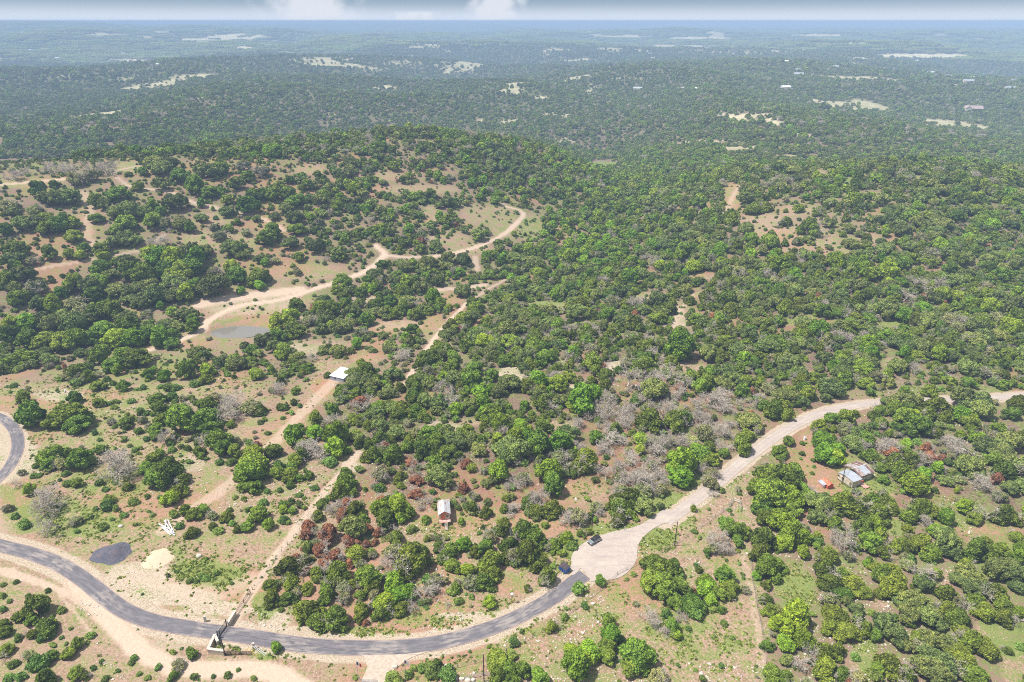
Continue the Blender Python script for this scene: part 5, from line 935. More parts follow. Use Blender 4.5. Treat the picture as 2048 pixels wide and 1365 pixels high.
# --- parked car
def parked_car():
    p, q, a = span((1181, 1091), (1197, 1081.5), .3); c = (p + q) / 2; a = math.atan2(q.y - p.y, q.x - p.x) + math.pi     # nose towards the lower left
    t = empty('parked_car', (c.x, c.y + .75, float(H(c.x, c.y)) + .17), a); tag(t, 'dark grey five-door car parked on the edge of the turnaround', 'car')
    prof = [(-2.3, .32), (-2.32, .80), (-2.22, 1.02), (-.95, 1.08), (1.05, 1.06), (2.12, .86), (2.30, .62), (2.28, .32)]
    def ext(pf, w0, w1, zmid=1.0):
        b = MB(); L_ = [(x, -w0 / 2 if z < zmid else -w1 / 2, z) for x, z in pf]; R_ = [(x, w0 / 2 if z < zmid else w1 / 2, z) for x, z in pf]; b.hull(L_, R_); return b
    ext(prof, 1.86, 1.74).build('body', M['carpaint'], t, .05)
    gh = MB(); gh.hull([(-2.16, -.84, 1.0), (1.15, -.84, 1.0), (1.15, .84, 1.0), (-2.16, .84, 1.0)], [(-1.88, -.66, 1.52), (.28, -.66, 1.55), (.28, .66, 1.55), (-1.88, .66, 1.52)]); gh.build('window', M['glass'], t)
    rf = MB(); rf.hull([(-1.95, -.69, 1.50), (.34, -.69, 1.53), (.34, .69, 1.53), (-1.95, .69, 1.50)], [(-1.82, -.62, 1.62), (.16, -.62, 1.64), (.16, .62, 1.64), (-1.82, .62, 1.62)]); rf.build('roof', M['dark'], t)
    for x in (-.95, .1):
        for s in (-1, 1): MB().tube((x, s * .835, 1.0), (x - .05, s * .665, 1.54), .04).build('pillar', M['carpaint'], t)
    for x in (-1.42, 1.42):
        for s in (-1, 1):
            w = MB().tube((x, s * .70, .34), (x, s * .95, .34), .36, n=18).build('wheel', M['tyre'], t); MB().tube((x, s * .945, .34), (x, s * .965, .34), .24, n=12).build('rim', M['rim'], w)
    for s in (-1, 1):
        MB().box((2.19, s * .66, .74), (.20, .36, .16)).build('headlight', M['lampglass'], t); MB().box((-2.28, s * .70, .86), (.10, .28, .22)).build('taillight', M['redpaint'], t)
        MB().box((.72, s * .98, 1.06), (.18, .20, .13)).build('mirror', M['dark'], t)
        for x in (-.4, .45): MB().box((x, s * .885, .93), (.2, .03, .03)).build('door_handle', M['dark'], t)
    MB().box((2.28, 0, .50), (.10, 1.3, .26)).build('grille', M['dark'], t); MB().box((0, 0, .30), (4.5, 1.80, .16)).build('sill_trim', M['dark'], t)
    for s in (-1, 1): MB().tube((-1.7, s * .60, 1.68), (.05, s * .60, 1.69), .022).build('roof_rail', M['dark'], t)
parked_car()

# --- dumpster
def dumpster():
    p, q, a = span((1120, 1140), (1129.5, 1147), 0); c = G1(1129, 1145); t = empty('dumpster', (c.x, c.y + .7, float(H(c.x, c.y))), a); tag(t, 'blue steel dumpster with black lids beside the pale turnaround', 'dumpster'); t.scale = (1.15,) * 3
    b = MB(); b.hull([(-1.15, -.75, .12), (1.15, -.75, .12), (1.15, .75, .12), (-1.15, .75, .12)], [(-1.25, -.85, 1.35), (1.25, -.85, 1.35), (1.25, .85, 1.75), (-1.25, .85, 1.75)]); b.build('bin', M['blue'], t)
    for x in (-.62, .62):
        l = MB(); l.slab([(x - .6, -.92, 1.38), (x + .6, -.92, 1.38), (x + .6, .92, 1.82), (x - .6, .92, 1.82)], .05); l.build('lid', M['lid'], t)
    for x in (-.8, 0, .8): MB().box((x, -.86, .75), (.10, .10, 1.1)).build('rib', M['blue'], t)
    for s in (-1, 1): MB().box((s * 1.29, 0, 1.0), (.10, 1.1, .16)).build('fork_pocket', M['blue'], t)
    box_part('skid', M['dark'], t, ((0, -.6, .06), (2.2, .14, .12)), ((0, .6, .06), (2.2, .14, .12)))
    MB().box((1.215, -.25, .9), (.06, .5, .35)).build('sticker', M['flagwhite'], t)
dumpster()

# --- heaps
def heap(name, px, py, rx, ry, h, mat, label):
    c = G1(px, py); n = 40; rings = 14; V = []; Fc = []
    ax = (G1(px + rx, py) - G1(px - rx, py)).length / 2; ay = (G1(px, py - ry) - G1(px, py + ry)).length / 2
    for i in range(rings + 1):
        f = i / rings
        for k in range(n):
            t = 2 * math.pi * k / n; w = 1 + .07 * math.sin(3 * t + px) + .05 * math.sin(5 * t + 1) + .03 * math.sin(9 * t); x = c.x + ax * f * w * math.cos(t); y = c.y + ay * f * w * math.sin(t)
            hh = h * (1 - sst(.1, 1.0, f)) * (.8 + .4 * float(fbm(x, y, 3.5, 7))) ; V.append((x, y, float(H(x, y)) + .05 + hh - .12 * (f > .99)))
    for i in range(rings):
        for k in range(n): Fc.append((i * n + k, (i + 1) * n + k, (i + 1) * n + (k + 1) % n, i * n + (k + 1) % n))
    me = mesh_np(name, V, Fc, mat, smooth=True); o = bpy.data.objects.new(name, me); C.objects.link(o); tag(o, label, 'heap'); return o
def heap_mat(name, a, b, c):
    m, nt, N, L, P = new_mat(name); tc = N.new('ShaderNodeTexCoord'); o = tc.outputs['Object']; n1 = nnode(N, L, 'ShaderNodeTexNoise', o, Scale=2.2, Detail=6, Roughness=.7).outputs['Fac']; n2 = nnode(N, L, 'ShaderNodeTexNoise', o, Scale=.35, Detail=3).outputs['Fac']
    L.new(mixc(N, L, mth(N, L, 'MULTIPLY', mrange(N, L, n2, .45, .7), .5), mixc(N, L, mrange(N, L, n1, .35, .65), a, b), c), P.inputs['Base Color']); P.inputs['Roughness'].default_value = .9
    bp = N.new('ShaderNodeBump'); bp.inputs['Strength'].default_value = .8; bp.inputs['Distance'].default_value = .2; L.new(n1, bp.inputs['Height']); L.new(bp.outputs[0], P.inputs['Normal']); return m
heap('gravel_heap', 224, 1108, 40, 20, 1.7, heap_mat('dark_gravel', (.060, .062, .085), (.125, .12, .155), (.16, .12, .12)), 'wide low heap of dark blue grey gravel above the asphalt road')
heap('sand_heap', 316, 1118, 29, 19, .6, heap_mat('pale_sand', (.60, .48, .34), (.52, .41, .28), (.62, .51, .37)), 'flat round patch of pale yellow sand beside the gravel heap')

# --- white pipes
def pipes():
    rows = [((318, 1049), (350, 1072), 0), ((324, 1056), (342, 1071), 0), ((336, 1041), (349, 1068), 0), ((330, 1045), (346, 1069), .45), ((320, 1052), (345, 1064), .45), ((333, 1042), (331, 1058), .45)]
    lab = ['longest white pipe, lowest in the crossed pile on the grass', 'short white pipe in the middle of the crossed pile', 'white pipe on the upper side of the crossed pile', 'white pipe lying on top, steepest of the crossed pile', 'white pipe lying across the others in the crossed pile', 'shortest white pipe at the top end of the crossed pile']
    for (a, b, z), l in zip(rows, lab):
        p, q = G1(*a), G1(*b); o = MB().tube((0, 0, .18), (q.x - p.x, q.y - p.y, .18 + q.z - p.z), .17, n=10).build('white_pipe', M['pvc']); o.location = (p.x, p.y, p.z + z); tag(o, l, 'pipe', 'white pipes crossed in a pile')
pipes()

# --- poles
def utility_pole(base, h, label, arm=True, mat='polewood', r=.16):
    c = G1(*base); t = empty('utility_pole', c, R(35)); tag(t, label, 'pole'); MB().tube((0, 0, -.5), (0, 0, h), r, r * .72, 8).build('post', M[mat], t)
    if arm: MB().box((0, 0, h - .7), (1.7, .11, .13)).build('crossarm', M['polewood'], t)
    for x in ((-.75, 0, .75) if arm else (0,)): MB().tube((x, 0, h - .62 if arm else h), (x, 0, h - .38 if arm else h + .25), .07, n=6).build('insulator', M['lampglass'], t)
    MB().tube((.28, 0, h - 2.0), (.28, 0, h - 1.3), .19, n=10).build('transformer', M['galv'], t) if arm else None
    return c + Vector((0, 0, h - .4))
TOPS = [utility_pole((1349, 1092), 9.6, 'dark wooden pole on the grass strip right of the turnaround', False),
utility_pole((968, 1363), 9.6, 'dark wooden pole by the lower fence and boulders', False), utility_pole((450.5, 1312), 9.2, 'dark wooden pole at the corner of the stone wall', False),
utility_pole((1183.5, 1063), 7.0, 'slim brown pole behind the parked car', False), utility_pole((1683.5, 966), 6.8, 'dark pole standing against the cream cabin', False), utility_pole((1765, 786), 8.5, 'brown pole by the trees above the pale road', True)]
def wire(name, a, b, label, sag=1.2):
    m = MB(); n = 14; pts = [a.lerp(b, k / n) - Vector((0, 0, sag * 4 * (k / n) * (1 - k / n))) for k in range(n + 1)]
    for p, q in zip(pts[:-1], pts[1:]): m.tube(p, q, .022, n=4)
    tag(m.build(name, M['dark']), label, 'wire')
wire('power_line', TOPS[1], TOPS[2], 'sagging wire from the lower pole to the stone gateway pole', 2.5); wire('power_line', TOPS[0], TOPS[3], 'sagging wire above the turnaround between two poles'); wire('power_line', TOPS[5], TOPS[4], 'wire from the pole by the pale road to the cream cabin', 3)

# --- feeder posts
def feeder(base, h, label, pole='orange'):
    c = G1(*base); t = empty('post_lamp', c); tag(t, label, 'post'); MB().tube((0, 0, -.3), (0, 0, h), .09, n=8).build('post', M[pole], t)
    b = MB(); b.tube((0, 0, h), (0, 0, h + .25), .42, .42, 14).tube((0, 0, h + .25), (0, 0, h + .5), .42, .1, 14); b.build('cap', M['pvc'], t)
    for k in range(3):
        a = k * 2.1 + .4; MB().tube((.05 * math.cos(a), .05 * math.sin(a), h - .3), (1.05 * math.cos(a), 1.05 * math.sin(a), h - 1.6), .04, n=5).build('stay', M['dark'], t)
feeder((1024, 1206), 3.2, 'orange post with round white cap on red soil by the road'); feeder((134, 793), 3.0, 'thin grey post with white cap on the pale bare patch', 'galv')

# --- leaning tin sheet
c = G1(1025, 1073); o = MB().hull([(-.7, -.04, 0), (.7, -.04, 0), (.7, .04, 0), (-.7, .04, 0)], [(-.2, 1.0, 2.9), (.5, 1.0, 2.7), (.5, 1.06, 2.7), (-.2, 1.06, 2.9)]).build('tin_sheet', M['tin']); o.location = c; o.rotation_euler = (0, 0, R(48)); tag(o, 'grey tin sheet leaning upright among the junipers', 'sheet')

# --- fences
def fence(name, pts, label, h=1.25, gap=4.0, mat='wood', wires=4, r=.07):
    W_ = [G1(*p) for p in pts]; t = empty(name, W_[0]); tag(t, label, 'fence'); o0 = W_[0]; L_ = []
    for a, b in zip(W_[:-1], W_[1:]):
        n = max(1, round((b - a).length / gap)); L_ += [a.lerp(b, k / n) for k in range(n)]
    L_.append(W_[-1]); L_ = [Vector((p.x, p.y, float(H(p.x, p.y)))) - o0 for p in L_]
    for k, p in enumerate(L_): MB().tube(p - Vector((0, 0, .4)), p + Vector((0, 0, h + .1 * (k % 5 == 0))), r * (1.5 if k % 5 == 0 else 1), n=6).build('post', M[mat], t)
    w = MB()
    for p, q in zip(L_[:-1], L_[1:]):
        for j in range(wires): z = h * (j + .9) / wires; w.tube(p + Vector((0, 0, z)), q + Vector((0, 0, z)), .018, n=3)
    w.build('wire', M['galv'], t); return t
fence('wire_fence', [(1392, 1062), (1340, 1098), (1290, 1122), (1235, 1150), (1200, 1182), (1150, 1220), (1090, 1262), (1040, 1290), (985, 1318), (880, 1345)], 'long wire fence running below the turnaround and the asphalt road')
fence('wire_fence', [(1392, 1062), (1430, 1035), (1462, 1012)], 'short wire fence up to the pipe corner brace')
fence('wire_fence', [(1502, 1118), (1505, 1162), (1514, 1215), (1525, 1270), (1532, 1330)], 'straight wire fence along the lane by the dark junipers')
fence('wire_fence', [(505, 1180), (540, 1135), (575, 1090), (600, 1062)], 'wire fence along the bare strip above the stone gateway')
def brace(name, pts, label, h=1.4, mat='galv', r=.08, rails=2):
    W_ = [G1(*p) for p in pts]; t = empty(name, W_[0]); tag(t, label, 'fence'); o0 = W_[0]
    for p in W_: MB().tube(p - o0 - Vector((0, 0, .4)), p - o0 + Vector((0, 0, h)), r * 1.2, n=7).build('post', M[mat], t)
    for p, q in zip(W_[:-1], W_[1:]):
        for k in range(rails): z = h * (k + 1) / rails - .08; MB().tube(p - o0 + Vector((0, 0, z)), q - o0 + Vector((0, 0, z)), r * .7, n=6).build('rail', M[mat], t)
brace('pipe_brace', [(1458, 1014), (1466, 1003), (1480, 1008), (1481, 1024)], 'grey pipe corner brace in the pale clearing', 1.5)
brace('pipe_gate', [(722, 1364), (755, 1366)], 'thin pipe gate across the driveway at the bottom edge', 1.1, r=.05, rails=4)
brace('pipe_brace', [(930, 1360), (948, 1356), (966, 1352), (985, 1353)], 'grey pipe rails beside the boulders and the lower pole', 1.2)

# --- entrance: stone walls, gate, rail fences
def stone_wall(pts, h, label, th=.55):
    W_ = [G1(*p) for p in pts]; t = empty('stone_wall', W_[0]); tag(t, label, 'wall'); o0 = W_[0]; b = MB(); cp_ = MB()
    for k, (p, q) in enumerate(zip(W_[:-1], W_[1:])):
        a = math.atan2(q.y - p.y, q.x - p.x); l = (q - p).length; m = (p + q) / 2 - o0; e = .0 if k == 0 else th / 2
        b.box((m.x, m.y, m.z + h / 2 - .3), (l - .02 * k, th - .01 * k, h + .6), a); cp_.box((m.x, m.y, m.z + h + .065 + .003 * k), (l + th * .6, th + .16, .13), a)
    b.build('masonry', M['stone'], t); cp_.build('coping', M['rock'], t)
stone_wall([(458, 1253), (471.5, 1231)], 1.6, 'straight pale stone wall above the road at the gateway')
stone_wall([(431, 1279), (418, 1306), (449, 1310)], 1.5, 'bent pale stone wall below the road at the gateway')
stone_wall([(431, 1278), (437, 1290)], 1.4, 'stub of pale stone wall behind the yellow flowers')
brace('rail_fence', [(472, 1230), (488, 1206.5), (501, 1187)], 'brown pipe fence running uphill from the stone wall', 1.5, 'railing', .09, 3)
def mesh_rail(a, b, label):
    p, q = G1(*a), G1(*b); n = 5; t = empty('rail_fence', p); tag(t, label, 'fence'); d = q - p
    for k in range(n + 1): MB().tube(d * k / n - Vector((0, 0, .4)), d * k / n + Vector((0, 0, 1.45)), .07, n=6).build('post', M['railing'], t)
    for z in (.15, .75, 1.4): MB().tube(Vector((0, 0, z)), d + Vector((0, 0, z)), .06, n=6).build('rail', M['railing'], t)
    w = MB()
    for k in range(60): w.tube(d * k / 60 + Vector((0, 0, .15)), d * k / 60 + Vector((0, 0, 1.4)), .014, n=3)
    for z in np.arange(.25, 1.4, .14): w.tube(Vector((0, 0, z)), d + Vector((0, 0, z)), .014, n=3)
    w.build('panel', M['railing'], t)
mesh_rail((451, 1310), (504, 1311), 'brown mesh panel fence below the road beside the stone wall')
def iron_gate():
    p, q = G1(454, 1253), G1(437, 1277); t = empty('iron_gate', p); tag(t, 'dark iron gate standing across the asphalt between the stone walls', 'gate'); d = q - p; up = lambda v, z: v + Vector((0, 0, z))
    for v in (d * 0, d): MB().tube(up(v, -.3), up(v, 2.6), .14, n=8).build('gate_post', M['dark'], t)
    for z in (.35, 2.05): MB().tube(up(d * .03, z), up(d * .97, z), .06, n=6).build('rail', M['dark'], t)
    w = MB()
    for k in range(26): w.tube(up(d * (.04 + .92 * k / 25), .35), up(d * (.04 + .92 * k / 25), 2.05), .022, n=4)
    w.build('panel', M['dark'], t)
    c_ = MB(); c_.box(up(d * .5, .17), (d.length, .5, .06), math.atan2(d.y, d.x)); c_.build('track', M['dark'], t)
    MB().box(up(d * 1.03, .5), (.5, .4, .8), .3).build('gate_motor', M['galv'], t)
iron_gate()
def marker(base, label, h=1.8):
    c = G1(*base); t = empty('stone_pillar', c, .4); tag(t, label, 'pillar'); MB().box((0, 0, h / 2 - .2), (.75, .65, h + .4), taper=.8).build('shaft', M['rock'], t, .08); MB().box((0, 0, h + .03), (.66, .58, .12)).build('cap', M['stone'], t)
marker((411, 1243), 'pale stone pillar above the road left of the gate'); marker((508, 1297), 'pale stone pillar below the road right of the gate')
for a, b, m_, l in (((491, 1304), (508, 1312), 'yellow', 'upper yellow pipe leaning off the brown mesh fence'), ((497, 1304), (515, 1312), 'yellow', 'lower yellow pipe leaning off the brown mesh fence'), ((506, 1299), (530, 1312), 'galv', 'lower grey pipe leaning beside the stone pillar'), ((507, 1297), (535, 1311), 'galv', 'upper grey pipe leaning beside the stone pillar')):
    p, q = G1(*a), G1(*b); o = MB().tube((0, 0, 1.3), (q.x - p.x, q.y - p.y, .08 + q.z - p.z), .065, n=7).build('pipe', M[m_]); o.location = p; tag(o, l, 'pipe', 'pipes leaning at the fence end')
c = G1(427, 1293); b = MB(); rr = np.random.default_rng(4)
for k in range(40): x, y, z = rr.normal() * .28, rr.normal() * .22, rr.uniform(.05, .5); b.box((x, y, z), (.11, .11, .06), rr.uniform(0, 3))
o = b.build('flower_clump', simple('yellow_flowers', (.75, .5, .02), (.5, .42, .04), 5, .8)); o.location = c; tag(o, 'clump of yellow flowers inside the bent stone wall', 'flowers')
# flagpoles either side of the driveway
def flagpole(base, h, cols, label):
    c = G1(*base); t = empty('flagpole', c); tag(t, label, 'flagpole'); MB().tube((0, 0, -.3), (0, 0, h), .11, .06, 8).build('pole', M['galv'], t)
    MB().tube((0, 0, h - .5), (-2.0, -1.0, -.1), .035, n=5).build('stay', M['galv'], t)
    for k, cn in enumerate(cols): b = MB(); b.hull([(.07 + .32 * k, -.06, h - 1.3 - .35 * k), (.40 + .32 * k, .05, h - 1.5 - .35 * k), (.40 + .32 * k, .09, h - 1.5 - .35 * k), (.07 + .32 * k, -.02, h - 1.3 - .35 * k)], [(.07 + .32 * k, -.06, h - .3 - .25 * k), (.40 + .32 * k, .05, h - .45 - .3 * k), (.40 + .32 * k, .09, h - .45 - .3 * k), (.07 + .32 * k, -.02, h - .3 - .25 * k)]); b.build('flag', M[cn], t)
flagpole((719, 1369), 8.2, ('flagblue', 'flagwhite', 'flagred'), 'grey flagpole with blue, white and red flag left of the driveway'); flagpole((812, 1356), 6.5, ('flagblue', 'flagwhite', 'pvc'), 'slim flagpole with a dark and white flag right of the driveway')
# mid boulders
def boulder(px, py, s, label):
    r = np.random.default_rng(int(px * 7 + py)); c = G1(px, py); V = CS_V * r.uniform(.72, 1.1, (len(CS_V), 1)) * np.array([s * .62, s * .5, s * .42]); ed = {}
    V = CS_V * (1 + .22 * np.sin(CS_V @ r.normal(size=(3, 3)) * 2.2).sum(1) / 2)[:, None] * np.array([s * .62, s * .5, s * .42]); o = bpy.data.objects.new('boulder', mesh_np('boulder', V, CS_F, M['rock'])); C.objects.link(o); o.location = c + Vector((0, 0, s * .15)); tag(o, label, 'boulder', 'pale boulders')
for a in ((910, 1358, 1.1, 'pale boulder first from the left in the row by the lower fence'), (924, 1359, 1.2, 'pale boulder second in the row by the lower fence'), (936, 1361, 1.4, 'widest pale boulder in the row by the lower fence'), (946, 1361, 1.0, 'pale boulder at the right end of the row'), (790, 1335, 1.3, 'white rock at the driveway edge below the road'), (780, 1352, 1.0, 'small white rock at the driveway edge near the gate'), (893, 1332, .9, 'lone white rock above the hedge of bushes'), (812, 1357, .8, 'rock at the foot of the right flagpole'), (242, 1054, 1.3, 'pale rock on the grass above the gravel heap'), (399, 1113, 1.6, 'pale rock on the soil right of the sand heap'), (1186, 1209, 1.1, 'pale rock in the dry grass below the wire fence')): boulder(*a)

# --- white-roofed shed
def white_shed():
    p, q, a = span((665.1, 751), (693.3, 756), 2.6); r_ = G1(703.3, 741.3, 2.6); L_ = (q - p).length; Wd = (r_ - q).length; c = (p + r_) / 2
    t = empty('metal_shed', (c.x, c.y, float(H(c.x, c.y))), a); tag(t, 'shed with flat white metal roof beside red soil', 'shed'); MB().box((0, 0, 1.1), (L_ - .5, Wd - .5, 2.6)).build('wall', M['tinside'], t)
    b = MB(); b.slab([(-L_ / 2, -Wd / 2, 2.5), (L_ / 2, -Wd / 2, 2.5), (L_ / 2, Wd / 2, 2.9), (-L_ / 2, Wd / 2, 2.9)], .12); b.build('roof', M['whiteroof'], t)
    MB().box((L_ / 2 - .23, -.5, 1.0), (.08, 1.3, 2.0)).build('door', M['dark'], t); MB().box((-1, -Wd / 2 + .24, 1.5), (1.0, .06, .7)).build('window', M['glass'], t)
white_shed()
# --- cream cabin with barrel-like tin roof
def cream_cabin():
    p, q, a = span((1677.5, 947), (1708, 967), 2.7); r_ = G1(1721.6, 957.4, 2.7); L_ = (q - p).length; Wd = (r_ - q).length; d = G1(1692.8, 938, 2.7); c = (q + d) / 2
    t = empty('cream_cabin', (c.x, c.y, float(H(c.x, c.y))), a); tag(t, 'cream walled cabin with curved grey tin roof in the clearing', 'cabin'); Wi, Li = Wd - .4, L_ - .5
    MB().box((0, 0, 1.15), (Li, Wi, 2.9)).build('wall', M['cream'], t)
    # roof bowed along its length, as in the photo
    n = 10; b = MB(); z = lambda k: 2.62 + .75 * math.sin(math.pi * (k / n * .8 + .1))
    for k in range(n):
        x0, x1 = -L_ / 2 + L_ * k / n, -L_ / 2 + L_ * (k + 1) / n; b.slab([(x0, -Wd / 2, z(k)), (x1, -Wd / 2, z(k + 1)), (x1, Wd / 2, z(k + 1)), (x0, Wd / 2, z(k))], .08)
    b.build('roof', M['tin'], t)
    up = MB(); 
    for k in range(n):
        x0, x1 = -Li / 2 + Li * k / n, -Li / 2 + Li * (k + 1) / n; up.box(((x0 + x1) / 2, 0, 2.6 + (z(k) + z(k + 1) - 5.36) / 4), (x1 - x0, Wi - .02, max(.05, (z(k) + z(k + 1)) / 2 - 2.72)))
    up.build('gable', M['cream'], t)
    for x in (-2.9, -1.0): w = MB().box((x, -Wi / 2 - .02, 1.75), (.85, .08, .5)).build('window', M['window'], t); MB().box((x, -Wi / 2 - .05, 1.46), (1.0, .10, .07)).build('sill', M['wood'], w)
    MB().box((2.3, -Wi / 2 - .02, 1.1), (.9, .08, 1.95)).build('door', M['wood'], t); MB().box((0, -Wi / 2 - .01, .12), (Li + .1, .1, .3)).build('skirting', M['dark'], t)
    return t
cream_cabin()
def open_barn():
    P4 = [G1(*a, 3.3) for a in ((1688.8, 929.5), (1713.8, 918.3), (1749.9, 941.3), (1723.5, 952.5))]; p, e, f, g = P4; a = math.atan2(g.y - p.y, g.x - p.x); L_ = (g - p).length; Wd = ((e - p).length + (f - g).length) / 2; c = (p + e + f + g) / 4
    t = empty('open_barn', (c.x, c.y, float(H(c.x, c.y))), a); tag(t, 'open barn under a striped rusty tin gable roof behind the cabin', 'barn'); x = L_ / 2; w = Wd / 2
    l = MB(); l.slab([(-x, -w, 2.7), (0.0, -w, 3.8), (0.0, w, 3.8), (-x, w, 2.7)], .07); l.build('roof_slope', M['striped'], t)
    r_ = MB(); r_.slab([(0.02, -w, 3.8), (x, -w, 2.7), (x, w, 2.7), (0.02, w, 3.8)], .07); r_.build('roof_slope', M['striped'], t)
    gs = MB(); gs.slab([(.15, -w * .30, 3.83), (x - .3, -w * .30, 2.87), (x - .3, w * .55, 2.87), (.15, w * .55, 3.83)], .03); gs.build('roof_sheet', M['tin'], t)['label'] = 'smooth grey sheet on the right slope'
    MB().tube((0, -w - .05, 3.84), (0, w + .05, 3.84), .11, n=6).build('ridge_cap', M['whiteroof'], t)
    for sx in (-1, 0, 1):
        for sy in (-1, 0, 1): MB().box((sx * (x - .4), sy * (w - .25), 1.1 + (.55 if sx == 0 else 0)), (.18, .18, 2.9 + (1.1 if sx == 0 else 0))).build('post', M['wood'], t)
    MB().box((x * .52, -w + .3, .75), (x * .9, .12, 2.1)).build('wall', M['cream'], t); MB().box((x - .5, 0, .7), (.12, Wd - .9, 2.0)).build('wall', M['cream'], t); MB().box((-x * .45, w - .4, 1.0), (x, .12, 2.6)).build('back_boards', M['wood'], t)
open_barn()
def deck():
    p, q, a = span((1716, 967), (1733, 978)); c = (p + q) / 2; t = empty('board_deck', (c.x, c.y + .8, float(H(c.x, c.y))), a); tag(t, 'faded red board deck at the end of the cream cabin', 'deck')
    b = MB(); r = np.random.default_rng(3)
    for k in range(11): b.box((-2.4 + .48 * k, r.uniform(-.1, .1), .38 + r.uniform(-.02, .02)), (.44, 2.2 + r.uniform(-.3, .3), .07), r.uniform(-.05, .05))
    b.build('boards', M['pinkjunk'], t); box_part('joist', M['wood'], t, ((0, -.7, .2), (5.0, .12, .28)), ((0, .7, .2), (5.0, .12, .28)))
    MB().box((-1.2, 1.0, .7), (1.6, .9, .6), .2).build('crate', M['redpaint'], t)
deck()
def red_shed():
    p, q, a = span((1645, 965), (1659, 977), 2.0); c = G1(1656, 976); t = empty('red_shed', (c.x, c.y + 1.0, float(H(c.x, c.y))), a); tag(t, 'small red shed with a grey tin lean-to left of the cabin', 'shed')
    walls(3.4, 2.2, 1.7, 2.3).build('wall', M['redpaint'], t); gable_roof(MB(), 3.4, 2.2, 1.72, 2.36, .18).build('roof', M['orange'], t)
    b = MB(); b.slab([(-1.9, -2.6, 1.35), (.9, -2.6, 1.35), (.9, -1.15, 1.7), (-1.9, -1.15, 1.7)], .06); b.build('lean_to_roof', M['tin'], t); MB().box((-.5, -1.8, .5), (2.3, 1.2, 1.5)).build('lean_to_wall', M['pinkjunk'], t); MB().box((.67, -1.8, .6), (.06, .7, 1.2)).build('door', M['pvc'], t)
red_shed()
c = G1(1631, 986); t = empty('scrap_pile', c, .5); tag(t, 'white boards and scrap lying left of the red shed', 'scrap')
for k, (m_, nm) in enumerate((('pvc', 'board'), ('cream', 'board'), ('wood', 'board'), ('tin', 'sheet'))): MB().box((.2 * k - .3, .35 * k - .6, .12 + .09 * k), (2.4 - .3 * k, .5, .08), .5 + .4 * k).build(nm, M[m_], t)
# --- orange-gabled cabin on stilts
def stilt_cabin():
    p = G1(888.7, 1024, 4.6); q = G1(886.8, 1001.5, 4.6); a = math.atan2(q.y - p.y, q.x - p.x); L_ = (q - p).length * 1.1; c = (p + q) / 2; t = empty('stilt_cabin', (c.x, c.y, float(H(c.x, c.y))), a + math.pi); tag(t, 'small stilted cabin with patchy tin roof and orange gable', 'cabin')
    W2 = 1.75; fl = 1.5; x = L_ / 2
    ring = lambda xx: [(xx, -W2, fl), (xx, W2, fl), (xx, W2, 3.7), (xx, 0, 4.9), (xx, -W2, 3.7)]
    MB().hull(ring(-x + .2), ring(x - .25)).build('wall', M['cream'], t)
    MB().hull([(x - .24, -W2 * .95, 3.6), (x - .24, W2 * .95, 3.6), (x - .24, 0, 4.8)], [(x - .12, -W2 * .95, 3.6), (x - .12, W2 * .95, 3.6), (x - .12, 0, 4.8)]).build('gable', M['orange'], t)
    rm = simple('patchy_tin', (.62, .62, .63), (.46, .32, .26), .9, .5, .2, lo=.5, hi=.62, stretch=(.5, 2.5, 1))
    for s in (-1, 1):
        b = MB(); pts = [(-x, 0, 5.02), (x, 0, 5.02), (x, s * (W2 + .35), 3.62), (-x, s * (W2 + .35), 3.62)]; b.slab(pts if s < 0 else pts[::-1], .07); b.build('roof_slope', rm, t)
    MB().box((x + .5, 0, fl - .05), (1.5, W2 * 2 + .3, .14)).build('porch', M['pinkjunk'], t); MB().box((x - .22, -.5, 2.5), (.06, 1.5, 1.9)).build('door', M['orange'], t); MB().box((x - .22, .9, 2.7), (.06, .7, .7)).build('window', M['window'], t)
    for sx in (-x + .3, 0, x + 1.0):
        for s in (-1, 1): MB().box((sx, s * (W2 - .1), .45), (.18, .18, 2.0)).build('stilt', M['wood'], t)
    for s in (-1, 1): MB().tube((x + 1.2, s * W2, fl), (x + 1.2, s * W2, fl + .95), .05).build('railing', M['orange'], t)
    st = MB()
    for k in range(7): st.box((x + 1.4 + .34 * k, .35, fl - .15 - .17 * k), (.22, .95, .05))
    st.build('stairs', M['rock'], t)
    for s in (-.15, .85): MB().tube((x + 1.2, s, fl - .05), (x + 3.7, s, -.15), .05).build('stringer', M['wood'], t)
    # lower brown annex behind
    MB().box((-x - 1.1, .1, 1.2), (2.4, 3.3, 3.0)).build('annex_wall', M['wood'], t); b = MB(); b.slab([(-x - 2.6, -1.95, 2.75), (-x - .05, -1.95, 3.1), (-x - .05, 2.1, 3.1), (-x - 2.6, 2.1, 2.75)], .09); b.build('annex_roof', M['brownroof'], t)
stilt_cabin()
c = G1(822, 1056); t = empty('scrap_pile', c, .2); tag(t, 'heap of scrap wood with a white box left of the stilted cabin', 'scrap'); MB().box((.3, -.2, .55), (.9, .7, 1.1), .2).build('white_box', M['pvc'], t)
b = MB(); rr = np.random.default_rng(8)
for k in range(16): b.tube((rr.uniform(-2, 1.5), rr.uniform(-1, 1.4), .1), (rr.uniform(-2, 2), rr.uniform(-1, 1.4), rr.uniform(.2, 1.1)), .07, n=5)
b.build('planks', M['rock'], t)
